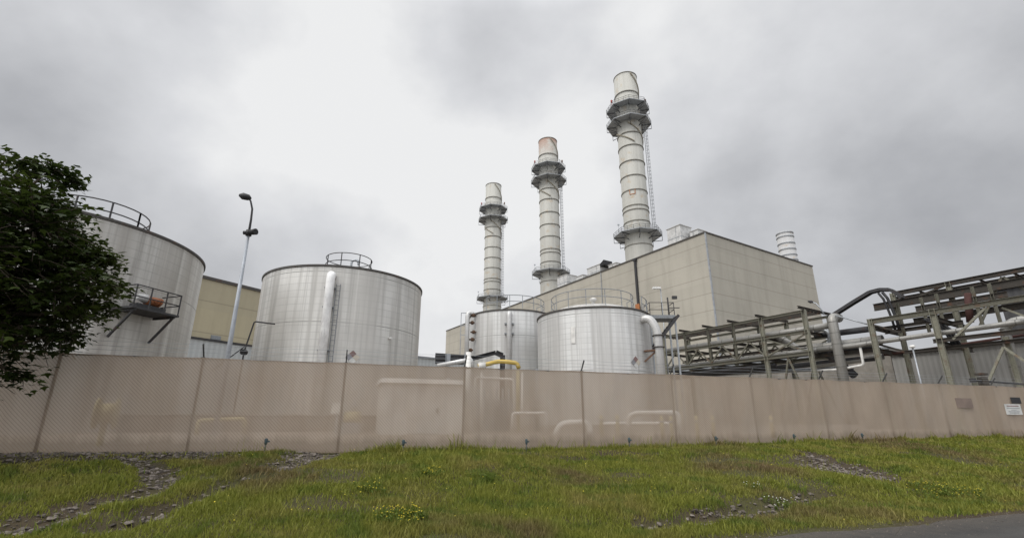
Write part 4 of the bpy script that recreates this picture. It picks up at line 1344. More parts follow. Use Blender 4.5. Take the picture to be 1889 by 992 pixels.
# ------------------------------------------------------------------ pipe rack (long steel structure on the right)
RK = at_z(945, 348, 9.0); RK = V3((RK.x, RK.y, 0))
RN = RK                                        # near face of the rack: vertical plane along U
wid = 4.6
def rp(x, y, off=0.0):
    return on_plane(x, y, RN + W * off, W)
def ru(p):
    return (p - RN).dot(U)
def rq(u, off, z):
    return RN + U * u + W * off + UP * z
z_lo = rp(950, 373).z; z_up = 9.0; z_tp = rp(944, 322).z
u1, u2, u3 = ru(rp(779, 371)), ru(rp(895, 357)), ru(rp(946, 348))
ub1, ub2 = ru(rp(1020, 337)), ru(rp(1093, 326))
rack = thing('pipe_rack', 'long khaki steel pipe rack with trussed sides running right from the front tank', 'pipe rack', rq(u2, 0, 0))
ucols = [u1, u2, u3]
for u in ucols:
    for off in (0, wid):
        m = MB(); m.ibeam(rq(u, off, -.1), rq(u, off, z_tp), .34, .34, U); m.build('column', M['rack'], rack)
umid = [u1 + (u2 - u1) * k / 4 for k in (1, 2, 3)]
for u in umid:
    for off in (0, wid):
        m = MB(); m.ibeam(rq(u, off, z_lo), rq(u, off, z_tp), .2, .2, U); m.build('hanger', M['rack_mid'], rack)
for u in sorted(ucols + umid):
    m = MB(); m.ibeam(rq(u, -.9, z_tp + .16), rq(u, wid + .5, z_tp + .16), .2, .22); m.build('cross_beam', M['rack_brown'], rack)
    m = MB(); m.ibeam(rq(u, .16, z_up - .1), rq(u, wid - .16, z_up - .1), .2, .28); m.build('cross_beam', M['rack_brown'], rack)
    m = MB(); m.ibeam(rq(u, .16, z_lo - .1), rq(u, wid - .16, z_lo - .1), .2, .28); m.build('cross_beam', M['rack_brown'], rack)
for off in (0, wid):
    m = MB(); m.ibeam(rq(u1 + .6, off, z_tp - .12), rq(u3, off, z_tp - .12), .2, .24); m.build('top_beam', M['rack_mid'], rack)
    m = MB(); m.ibeam(rq(u1, off - .02, z_up), rq(u3, off - .02, z_up), .22, .30); m.build('chord', M['rack_mid'], rack)
    m = MB(); m.ibeam(rq(u1, off - .02, z_lo), rq(u3, off - .02, z_lo), .24, .32); m.build('chord', M['rack_mid'], rack)
    bays = sorted(ucols[:2] + umid)
    for a, b in zip(bays[:-1], bays[1:]):
        mid = (a + b) / 2
        for e in (a, b):
            m = MB(); m.bar(rq(e, off, z_lo + .15), rq(mid, off, z_up - .15), .13, .13); m.build('diagonal', M['rack_mid'], rack)
    m = MB(); m.bar(rq(u2, off, z_lo + .1), rq(u3, off, z_up - .1), .13, .13); m.build('diagonal', M['rack_mid'], rack)
    m = MB(); m.bar(rq(u2, off, z_up - .1), rq(u3, off + .12, z_lo + .1), .13, .13); m.build('diagonal', M['rack_mid'], rack)
    um = (u2 + u3) / 2
    for e in (u2 - .5, u3 + .5):
        m = MB(); m.bar(rq(e, off, 1.2), rq(um, off, z_lo - .2), .15, .15); m.build('diagonal', M['rack_mid'], rack)
for k in (.5, 1.1, 1.7, 2.4, 3.0):           # stringers on the open top
    m = MB(); m.bar(rq(u1 + .6, k, z_tp + .02), rq(u3, k, z_tp + .02), .10, .14); m.build('stringer', M['rack_brown'], rack)

# taller second section: near columns at mid height, rear columns rising to an upper tier
uend = ru(rp(1292, 295.7))
rackb = thing('tall_pipe_rack', 'taller brown and khaki steel rack with an upper tier at the far right', 'pipe rack', rq(ub1, 0, 0))
OFF2 = 4.4
zt2 = rp(1110, 290.6, OFF2).z
ur1, ur2 = ru(rp(1047, 310, OFF2)), ru(rp(1113, 300, OFF2))
for u in (ub1, ub2, uend):
    m = MB(); m.ibeam(rq(u, 0, -.1), rq(u, 0, z_up + .25), .34, .36, U); m.build('column', M['rack'], rackb)
ur3 = uend + .4
for u in (ur1, ur2, ur3):
    m = MB(); m.ibeam(rq(u, OFF2, -.1), rq(u, OFF2, zt2), .32, .34, U); m.build('column', M['rack'], rackb)
m = MB(); m.ibeam(rq(ub1, -.03, z_up), rq(uend, -.03, z_up), .26, .40); m.build('chord', M['rack_mid'], rackb)
m = MB(); m.ibeam(rq(ur1, OFF2, zt2 - .1), rq(ur3, OFF2, zt2 - .1), .26, .36); m.build('top_beam', M['rack_brown'], rackb)
m = MB(); m.ibeam(rq(ur1, OFF2 + 2.6, zt2 - .1), rq(ur3, OFF2 + 2.6, zt2 - .1), .26, .36); m.build('top_beam', M['rack_brown'], rackb)
zg = rp(1110, 305, OFF2 - .3).z
m = MB(); m.ibeam(rq(ru(rp(1024, 319.7, OFF2 - .3)), OFF2 - .3, zg), rq(ur3, OFF2 - .3, zg), .30, .62); m.build('girder', M['rack_brown'], rackb)
zg2 = zg - 1.3
m = MB(); m.ibeam(rq(ur1 - .3, OFF2 + 2.4, zg2), rq(ur3, OFF2 + 2.4, zg2), .30, .5); m.build('girder', M['rack_brown'], rackb)
for u in (ur1, (ur1 + ur2) / 2, ur2, ur2 + (ur3 - ur2) / 4, (ur2 + ur3) / 2, ur2 + (ur3 - ur2) * .75, ur3):
    m = MB(); m.ibeam(rq(u, OFF2, zt2 - .4), rq(u, OFF2 + 2.6, zt2 - .4), .2, .26); m.build('cross_beam', M['rack_brown'], rackb)
    m = MB(); m.bar(rq(u, OFF2, zg), rq(u, OFF2 + 2.6, zt2 - .3), .12, .12); m.build('diagonal', M['rack_brown'], rackb)
for u in (ub1, ub2, uend):
    m = MB(); m.ibeam(rq(u, .18, z_up - .5), rq(u, OFF2 + 2.4, z_up - .5), .22, .34); m.build('cross_beam', M['rack_brown'], rackb)
    m = MB(); m.ibeam(rq(u, .18, z_lo - .4), rq(u, OFF2 + 2.4, z_lo - .4), .22, .34); m.build('cross_beam', M['rack_brown'], rackb)
m = MB(); m.ibeam(rq(ub2 + .4, -.02, z_lo - .2), rq(uend, -.02, z_lo - .2), .22, .30); m.build('chord', M['rack_brown'], rackb)
def rdiag(x0, y0, x1, y1, off=0.0, w=.15, mat='rack'):
    m = MB(); m.bar(rp(x0, y0, off), rp(x1, y1, off), w, w); m.build('diagonal', M[mat], rackb)
rdiag(1155, 320, 1117, 357); rdiag(1176, 366, 1159, 405, 0.1); rdiag(1176, 366, 1215, 392, 0.1)
rdiag(1174, 284, 1148, 342, OFF2 + .2); rdiag(1176, 284, 1215, 308, OFF2 + .2); rdiag(1174, 320, 1215, 335, .3, .13)
rdiag(1059, 305, 1044, 318, OFF2, .14, 'rack_brown'); rdiag(1110, 293, 1078, 306, OFF2, .14, 'rack_brown')
rdiag(1022, 340, 1056, 349, 1.2, .16, 'rack_brown'); rdiag(1030, 363, 1062, 372, 1.2, .16, 'rack_brown')
m = MB()
um = ru(rp(1176, 366)); m.ibeam(rq(um, 1.2, -.1), rq(um, 1.2, z_lo - .3), .26, .28, U); m.build('column', M['rack'], rackb)

for (xa, ya, xb, yb, off, h_) in ((1073, 321.5, 1180, 302.5, 3.0, .42), (1062, 313, 1200, 288, OFF2 + 1.2, .3), (1037, 349, 1128, 334, 3.2, .3), (1060, 372, 1200, 350, .9, .24), (1030, 345, 1100, 333, 2.2, .26)):
    pa, pb_ = rp(xa, ya, off), rp(xb, yb, off)
    m = MB(); m.ibeam(pa, V3((pb_.x, pb_.y, pa.z)), .24, h_); m.build('beam', M['rack_brown'], rackb)
for (xa, ya, off) in ((1052, 318, 3.0), (1080, 312, 3.0), (1098, 308, 3.0), (1140, 300, 3.0), (1160, 296, 3.0)):
    pa = rp(xa, ya, off)
    m = MB(); m.ibeam(V3((pa.x, pa.y, z_up - 1.2)), V3((pa.x, pa.y, pa.z + .3)), .2, .2, U); m.build('hanger', M['rack_mid'], rackb)
for (xa, xb, y_, off) in ((786, 930, 390, 3.6), (800, 950, 384, 1.8), (955, 1030, 368, 3.4), (955, 1034, 377, 1.4)):
    pa, pb_ = rp(xa, y_, off), rp(xb, y_, off)
    m = MB(); m.ibeam(pa, V3((pb_.x, pb_.y, pa.z)), .22, .3); m.build('beam', M['rack_brown'], rack)
# inclined cable tray with its arched crown
t = thing('cable_tray', 'dark cable tray climbing to an arch between the two rack sections', 'cable tray', rp(978, 327, 1.5))
pts = [rp(962, 322, 2.2), rp(978, 328, 2.0), rp(1000, 314, 2.0), rp(1020, 302, 2.0), rp(1032, 299, 2.0), rp(1043, 299, 2.0), rp(1051, 303, 2.0), rp(1058, 309, 2.0)]
m = MB()
for s in (-.28, .28):
    for a, b in zip(pts[1:-1], pts[2:]): m.bar(a + W * s, b + W * s, .06, .26)
m.build('side_rail', M['steel_dark'], t)
m = MB()
for a, b in zip(pts[1:-1], pts[2:]): m.bar(a, b, .52, .10)
m.build('cables', M['black'], t)
pts = [rp(1034, 302, 1.4), rp(1040, 309, 1.4), rp(1045, 320, 1.4), rp(1050, 332, 1.4), rp(1054, 345, 1.4)]
t = thing('cable_bundle', 'dark cable bundle drooping from the tray arch down the rack column', 'cable', pts[0])
m = MB(); m.tube(pts, .11, 8); m.tube([p + U * .3 for p in pts], .09, 8); m.build('cables', M['black'], t)
pts = [rp(1086, 333, 1.8), rp(1098, 338, 1.8), rp(1110, 346, 1.8), rp(1117, 356, 1.8), rp(1122, 366, 1.8)]
t = thing('cable_bundle', 'thick black cable bundle sagging behind the second khaki column', 'cable', pts[0])
m = MB()
for k in (-.2, 0, .2): m.tube([p + U * k for p in pts], .10, 8)
m.build('cables', M['black'], t)
# sloping handrail pipe at the joint of both sections
t = thing('conduit_run', 'pale thin conduit sloping down from the cable tray to the rack column', 'pipe', rp(980, 329, .5))
m = MB(); m.tube([rp(979, 329, .5), rp(1019, 340, .3)], .06, 8); m.build('conduit', M['galv'], t)

def pipe_run(label, pts, r, mat='jacket_dull', rad=.5, n=12, bands=0, cat='pipe', name='pipeline'):
    t = thing(name, label, cat, pts[0], 'pipelines around the racks')
    m = MB(); m.tube(bend(pts, rad), r, n, uvs=True)
    if bands:
        for a, b in zip(pts[:-1], pts[1:]):
            L = (b - a).length; d = (b - a).normalized()
            if L < 1.2: continue
            for k in range(int(L / bands)):
                p = a + d * (bands * (k + .5)); m.tube([p - d * .025, p + d * .025], r + .018, n)
    m.build('pipe_run', M[mat], t)
    return t

zi = .2
pipe_run('long pale pipe on the upper deck of the left rack', [rq(u1 + 1.5, 1.0, z_up + .42), rq(u2 - .5, 1.0, z_up + .42), rq(u3 - 1.5, 1.0, z_up + .42)], .30, bands=1.6)
pipe_run('wide grey pipe dipping through the right bay of the left rack', [rq(u2 + 3, 2.1, z_up + .45), rq(u2 - .3, 2.1, z_up + .35), rq((u2 + u3) / 2, 2.1, z_lo + .75), rq(u3 - 5.0, 2.1, z_lo + .75)], .36, bands=1.6)
pipe_run('grey pipe along the lower deck of the left rack', [rq(u1 + 1, 1.3, z_lo + .38), rq(ub1, 1.3, z_lo + .38)], .24, bands=2.0)
pipe_run('thin dark pipe on the lower deck beside the rear chord', [rq(u1 + 1, 2.9, z_lo + .25), rq(ub1 + 1, 2.9, z_lo + .25)], .12, 'steel_dark')
pipe_run('dark pipe slung beneath the left rack', [rq(u1 + 1.5, 1.1, z_lo - .62), rq(u2 - .2, 1.1, z_lo - .62)], .20, 'steel_dark')
pipe_run('second dark pipe slung beneath the left rack, nearer the rear', [rq(u1 + 1.5, 2.6, z_lo - .72), rq(u3 - 4, 2.6, z_lo - .72)], .26, 'steel_dark')
# the thick upright pipe right of the third column
zb = z_up
pA = rp(975, 333, .6)
pipe_run('thick grey jacketed upright pipe between the two racks', [rq(ru(pA), 1.9, z_up + 1.1), rq(ru(pA), .6, z_up + 1.1), rq(ru(pA), .6, -.1)], .40, 'jacket_dull', bands=1.0, rad=.8)
pA = rp(1037, 359, .8)
pipe_run('pale pipe running level through both racks to the far right', [rp(958, 369, .8), rp(1000, 364.5, .8), rp(1037, 359, .8), rp(1100, 350, .8), rp(1166, 341, .8), rp(1250, 328.5, .8), rp(1250, 328.5, .8) + W * 10], .19, bands=2.2)
pB = rp(1175, 350, 1.8)
pipe_run('thick grey pipe turning down from level beside the corrugated shed', [rp(1225, 330, 1.8) + W * 9, rp(1225, 330, 1.8), rp(1175, 338, 1.8), V3((pB.x, pB.y, -.1))], .30, bands=.9, rad=.9)
pA = rp(1011, 372, .9)
pipe_run('small white pipe with two bends below the level pipe', [rp(1008, 366, .9), rp(1012, 387, .9), rp(985, 392, .9), rp(955, 394, .9)], .11, 'white', .2)
pipe_run('thin dark red pipe crossing level behind the tall rack', [rp(1030, 376, 3.0), rp(1105, 366, 3.0), rp(1200, 352, 3.0)], .10, 'dark_red')
pipe_run('dark red upright pipe inside the upper tier of the tall rack', [rp(1134, 303, 3.0), rp(1137, 337, 3.0)], .24, 'dark_red')
pipe_run('grey pipe behind the joint of the two racks, low down', [rp(955, 388, 2.6), rp(1035, 377, 2.6)], .26)
pipe_run('dark pipe behind the joint of the two racks, upper one', [rp(955, 353, 2.8), rp(1018, 345, 2.8)], .28, 'steel_dark')
pipe_run('dark slanted duct behind the joint of the two racks', [rp(966, 372, 2.8), rp(985, 385, 2.8), rp(1002, 400, 2.8)], .34, 'steel_dark')
pipe_run('grey bent pipe at the head of the thick upright pipe', [rp(955, 348, 2.0), rp(965, 345, 2.0), rp(972, 350, 2.0), rp(972, 366, 2.0)], .16, 'galv', .3)
pipe_run('lower grey pipe behind the foot of the left rack', [rp(780, 402, 3.2), rp(900, 395, 3.2), rp(1000, 390, 3.2)], .18, 'galv')

# street light with a curved neck on the rack
q = rp(960, 320, 2.5)
t = thing('rack_lamp', 'small dark lamp on a curved neck above the third rack column', 'lamp', q)
m = MB(); m.tube([rp(966, 328, 2.5), rp(961, 320, 2.5), rp(956, 315, 2.5), rp(951, 313, 2.5)], .06, 8); m.build('neck', M['galv'], t)
m = MB(); a, b = rp(953, 313.5, 2.5), rp(947, 312.5, 2.5); m.tube([a, (a + b) / 2, b], [.08, .16, .08], 8); m.build('lamp_head', M['steel_dark'], t)
# thin white mast
q = rp(1075, 390, -1.5); q = V3((q.x, q.y, 0)); zt = z_over(1070, 367, q)
t = thing('light_mast', 'thin white mast with a round top in front of the corrugated shed', 'lamp', q)
m = MB(); m.tube([q, q + UP * zt], .055, 8); m.build('pole', M['galv'], t)
m = MB(); m.tube([q + UP * zt, q + UP * (zt + .06), q + UP * (zt + .2)], [.1, .2, .14], 10); m.build('lamp_head', M['white'], t)

# corrugated shed and dark building behind the tall rack
S0 = RN + W * 10.0
sa = on_plane(1044, 376, S0, W); zsh = sa.z; us = (sa - S0).dot(U)
def sq(u, w, z): return S0 + U * u + W * w + UP * z
Ls = abs(ru(rp(1330, 300)) - us)
t = thing('corrugated_shed', 'grey corrugated metal shed below the tall pipe rack', 'building', sq(us, 0, 0))
m = MB(); wall_quad(m, sq(us, 0, 0), sq(us - Ls, 0, 0), 0, zsh); wall_quad(m, sq(us, 14, 0), sq(us, 0, 0), 0, zsh); wall_quad(m, sq(us - Ls, 0, 0), sq(us - Ls, 14, 0), 0, zsh); m.build('wall', M['corr_grey'], t)
m = MB(); m.hexa([sq(us + .3, -.3, zsh), sq(us - Ls - .3, -.3, zsh), sq(us - Ls - .3, 14, zsh + .5), sq(us + .3, 14, zsh + .5), sq(us + .3, -.3, zsh + .2), sq(us - Ls - .3, -.3, zsh + .2), sq(us - Ls - .3, 14, zsh + .7), sq(us + .3, 14, zsh + .7)]); m.build('roof', M['rack_brown'], t)
S1 = S0 + W * 3.0
sb = on_plane(1168, 300, S1, W); zd = sb.z; ud = (sb - S1).dot(U)
t = thing('dark_building', 'dark ribbed metal building rising behind the tall pipe rack', 'building', S1 + U * ud)
def dq_(u, w, z): return S1 + U * u + W * w + UP * z
m = MB(); Ld = 6.0
wall_quad(m, dq_(ud, 0, 0), dq_(ud - Ld, 0, 0), zsh + .25, zd); wall_quad(m, dq_(ud, 9, 0), dq_(ud, 0, 0), zsh + .25, zd); wall_quad(m, dq_(ud - Ld, 0, 0), dq_(ud - Ld, 9, 0), zsh + .25, zd); m.build('wall', M['corr_dark'], t)
m = MB(); m.box(dq_(ud - Ld / 2, 4.5, zd + .1), (Ld + .6, 9.6, .2), U); m.build('roof', M['steel_dark'], t)
# low process building behind the left rack
S2 = RN + W * 11.0
sa = on_plane(800, 392, S2, W); ua = (sa - S2).dot(U)
t = thing('pump_house', 'low beige pump house seen beneath the left pipe rack', 'building', S2 + U * ua)
def pq(u, w, z): return S2 + U * u + W * w + UP * z
zh = on_plane(880, 386, S2, W).z
PLn = ua - us - .4
m = MB(); wall_quad(m, pq(ua, 0, 0), pq(ua - PLn, 0, 0), 0, zh); wall_quad(m, pq(ua - PLn, 0, 0), pq(ua - PLn, 8, 0), 0, zh); m.build('wall', M['conc'], t)
m = MB(); m.box(pq(ua - PLn / 2, 4, zh + .1), (PLn, 8.6, .22), U); m.build('roof', M['steel_grey'], t)

# dark counterbalance arm over the fence at the right border
a = on_plane(1140, 405, fence_pt(0) - FN * 1.2, FN); b = on_plane(1212, 410.5, fence_pt(0) - FN * 1.2, FN)
t = thing('barrier_arm', 'dark horizontal barrier arm just above the fence at the far right', 'barrier', V3((a.x, a.y, 0)))
m = MB(); m.tube([a, b], .05, 8); m.box(a, (.16, .2, .2), FD); m.build('arm', M['steel_dark'], t)
p = a + (b - a) * .16
m = MB(); m.bar(V3((p.x, p.y, 0)), p + UP * .2, .28, .3); m.box(p + UP * .34, (.5, .3, .1), FD); m.build('post', M['rack_brown'], t)

# ------------------------------------------------------------------ small pipe bridge and yellow pipe above the fence, left of centre
def eq(x, y, d): return at_d(x, y, d)
t = thing('pipe_bridge', 'low dark steel pipe bridge in front of the half hidden tank', 'pipe rack', V3((eq(520, 380, 30).x, eq(520, 380, 30).y, 0)))
m = MB(); m.ibeam(eq(510, 376, 30), eq(548, 378.5, 30), .2, .3); m.ibeam(eq(510, 382.5, 30), eq(550, 384, 30), .2, .28); m.build('beam', M['steel_dark'], t)
m = MB(); m.ibeam(eq(513, 377.5, 31.5), eq(556, 379, 31.5), .2, .3); m.build('beam', M['rack_brown'], t)
for x in (525, 547):
    q = eq(x, 374, 29.8)
    m = MB(); m.ibeam(V3((q.x, q.y, .1)), q, .24, .24, U); m.build('column', M['galv'], t)
q = eq(589, 375.5, 30.5); m = MB(); m.ibeam(V3((q.x, q.y, .1)), q, .24, .24, U); m.build('column', M['steel_dark'], t)
m = MB(); m.ibeam(eq(552, 380, 30.3), eq(581, 372.5, 30.3), .35, .22); m.ibeam(eq(581, 372.5, 30.3), eq(589, 376, 30.3), .3, .3); m.build('beam', M['steel_dark'], t)
t = pipe_run('white pipe sloping up to the low pipe bridge', [eq(512, 388, 29), eq(549, 381, 29), eq(552, 381, 29), eq(553.5, 392, 29)], .13, 'jacket', .3)
p4 = [eq(560, 388, 27.5), eq(572, 386.0, 27.5), eq(583, 382.6, 27.5), eq(596, 383.4, 27.5), eq(606, 385, 27.5), eq(608, 391, 27.5)]
t = thing('yellow_pipe', 'bright yellow bent pipe just above the fence top', 'pipe', p4[0])
q = p4[-1]
m = MB(); m.tube(bend(p4, .3), .12, 12); m.build('pipe_run', M['yellow'], t)
m = MB(); m.tube([q, V3((q.x, q.y, .3))], .06, 10); m.build('riser', M['yellow_dull'], t)
q = eq(565, 387, 27.5); m = MB(); m.tube([V3((q.x, q.y, q.z - .2)), V3((q.x, q.y, q.z + .12))], .24, 10); m.tube([V3((q.x, q.y, .2)), V3((q.x, q.y, q.z))], .1, 8); m.build('valve', M['white'], t)

# ------------------------------------------------------------------ yard equipment seen through the mesh
def gz(p): return float(base_height(p.x, p.y))
def yard(x, d, y=460):
    p = at_d(x, y, d); p = V3((p.x, p.y, 0)); p.z = gz(p); return p
# white equipment shed
a = yard(445, 24.0); b = yard(541, 24.6)
dx = (b - a); dx.z = 0; L = dx.length; dx.normalize(); ny = V3((-dx.y, dx.x, 0))
c = (a + b) / 2 + ny * 1.3; c.z = min(a.z, b.z)
zt = z_over(495, 409, (a + b) / 2)
t = thing('equipment_shed', 'white metal equipment shed behind the fence mesh, with one door', 'shed', c)
m = MB(); m.box(V3((c.x, c.y, (c.z + zt) / 2)), (L, 2.6, zt - c.z), dx); m.build('wall', M['white'], t)
m = MB(); m.hexa([V3((c.x, c.y, zt)) + dx * s * (L / 2 + .15) + ny * r * 1.5 for s, r in ((-1, -1), (1, -1), (1, 1), (-1, 1))] + [V3((c.x, c.y, zt + .22 + (.12 if r > 0 else 0))) + dx * s * (L / 2 + .05) + ny * r * 1.4 for s, r in ((-1, -1), (1, -1), (1, 1), (-1, 1))]); m.build('roof', M['white'], t)
m = MB(); dc = c - ny * 1.32 + dx * (L * .02); m.box(V3((dc.x, dc.y, c.z + 1.15)), (L * .40, .06, 2.2), dx)
do = m.build('door', M['hvac'], t)
m = MB(); m.box(V3((dc.x, dc.y, c.z + 1.1)) + dx * L * .16 - ny * .05, (.06, .06, .25), dx); m.build('handle', M['black'], do)
m = MB(); q = c + dx * L * .38; m.tube([V3((q.x, q.y, zt + .1)), V3((q.x, q.y, zt + .45))], .12, 10); m.build('roof_vent', M['galv'], t)
# bund wall
a = yard(-60, 33.5); b = yard(455, 29.0)
dx = (b - a); dx.z = 0; L = dx.length; dx.normalize(); c = (a + b) / 2
t = thing('bund_wall', 'low dark concrete bund wall in front of the two left tanks', 'wall', c)
m = MB(); m.box(V3((c.x, c.y, .55)), (L, .3, 1.25), dx); m.build('wall', m_plain('bund_concrete', (0.17, 0.15, 0.13), 0.9), t)
m = MB(); m.box(V3((c.x, c.y, 1.20)), (L, .42, .08), dx); m.build('coping', M['conc'], t)
# kerb further right
a = yard(545, 30); b = yard(1010, 36)
dx = (b - a); dx.z = 0; L = dx.length; dx.normalize(); c = (a + b) / 2
t = thing('yard_kerb', 'low concrete kerb across the yard behind the right half of the fence', 'kerb', c)
m = MB(); m.box(V3((c.x, c.y, .45)), (L, .4, .5), dx); m.build('kerb_stone', M['conc'], t)

bol = [(705, 445, 25, 'yellow bollard beside the white humped pipe'), (724, 447, 25, 'yellow bollard between the humped pipe and the fence post'), (776, 443, 24, 'yellow bollard under the raised white pipe loop'), (787, 447, 24, 'yellow bollard at the right foot of the raised pipe loop'),
       (817, 446, 25, 'left one of two yellow bollards right of the pipe loop'), (836, 446, 26, 'right one of two yellow bollards right of the pipe loop'), (905, 446, 27, 'lone yellow bollard below the second rack column')]
b0 = None
for x, yt, d, lb in bol:
    p = yard(x, d)
    if b0 is None:
        b0 = thing('bollard', lb, 'bollard', p, 'yellow bollards in the yard'); b0p = p
        h = z_over(x, yt, p) - p.z
        m = MB(); m.tube([p - UP * .1, p + UP * (h - .06), p + UP * h], [.09, .09, .04], 12); m.build('post', M['yellow_dull'], b0)
        m = MB(); m.tube([p + UP * h * .7, p + UP * h * .8], .094, 12); m.build('band', M['steel_grey'], b0)
    else:
        copy_thing(b0, p - b0p, lb)

pr_ = lambda x, y, d: at_d(x, y, d)
pipe_run('white humped pipe low in the yard behind the mesh', [yard(651, 24), pr_(655, 459, 24), pr_(664, 455, 24), pr_(690, 454.5, 24), yard(692, 24)], .16, 'white', .3)
pipe_run('white raised pipe loop in the yard behind the mesh', [yard(736, 25), pr_(737, 447, 25), pr_(745, 443.5, 25), pr_(795, 443, 25.5), yard(797, 25.5)], .13, 'white', .3)
pipe_run('low white pipe under the raised pipe loop', [yard(705, 26), pr_(706, 456, 26), pr_(785, 455.5, 26), yard(786, 26)], .10, 'white', .2)
pipe_run('left upright white pipe beside the shed, closest to it', [yard(548, 26), pr_(549, 372, 26), ], .14, 'white')
pipe_run('white pipe frame right of the shed, squared at its top', [yard(556, 26.5), pr_(557, 402, 26.5), pr_(602, 404, 26.5), yard(604, 26.5)], .08, 'white', .2)
pipe_run('yellowish upright pipe right of the squared pipe frame', [yard(607, 27), pr_(607, 392, 27)], .10, 'yellow_dull')
pipe_run('thin white upright pipe with a branch at knee height', [yard(612, 26), pr_(612, 396, 26)], .06, 'white')
pipe_run('dark upright pipe before the bright front tank', [yard(630, 28), pr_(629, 392, 28)], .10, 'steel_grey')
pipe_run('low white pipe manifold right of the shed', [yard(600, 25), pr_(601, 443.5, 25), pr_(640, 443.5, 25), yard(641, 25)], .08, 'white', .15)
pipe_run('low yellowish pipe manifold left of the white shed', [yard(232, 25), pr_(233, 452, 25), pr_(287, 450, 25), yard(288, 25)], .09, 'yellow_dull', .15)
t = thing('pipe_skid', 'dark equipment skid with upright tubes behind the fence right of the shed', 'machine', yard(580, 29))
m = MB()
q = yard(578, 29); 
for k in range(6): m.tube([q + V3((-.9 + k * .36, 0, 0)), q + V3((-.9 + k * .36, 0, 2.4))], .07, 8)
m.build('tube_bank', M['steel_grey'], t)
m = MB(); m.box(q + V3((0, .5, .9)), (2.6, .7, 1.8)); m.build('casing', M['galv'], t)
t = thing('hose_reel', 'round yellowish hose reel standing behind the dark left end of the fence', 'reel', yard(121, 20))
q = yard(121, 20) + UP * .95
m = MB(); ang = V3((.85, .5, 0)).normalized()
m.tube([q - ang * .22, q + ang * .22], .30, 16); m.build('drum', M['yellow_dull'], t)
m = MB(); m.tube([q - ang * .27, q - ang * .22], .46, 20); m.tube([q + ang * .22, q + ang * .27], .46, 20); m.bar(q - UP * .95, q, .12, .12); m.build('flange', M['yellow_dull'], t)
t = thing('pump', 'small pump with a yellow casing left of the white shed', 'pump', yard(411, 25))
q = yard(411, 25)
m = MB(); m.tube([q + V3((-.3, 0, .75)), q + V3((.35, 0, .75))], .28, 14); m.build('casing', M['yellow_dull'], t)
m = MB(); m.box(q + UP * .25, (1.0, .5, .5)); m.tube([q + V3((.1, 0, .9)), q + V3((.1, 0, 1.5))], .1, 8); m.build('base_frame', M['steel_grey'], t)
t = thing('control_panel', 'small pale control panel on a stand behind the fence, left of the pump', 'panel', yard(394, 25))
q = yard(394, 25); m = MB(); m.box(q + UP * 1.15, (.55, .25, .5)); m.build('cabinet', M['white'], t); m = MB(); m.bar(q, q + UP * .95, .08, .08); m.build('stand', M['galv'], t)

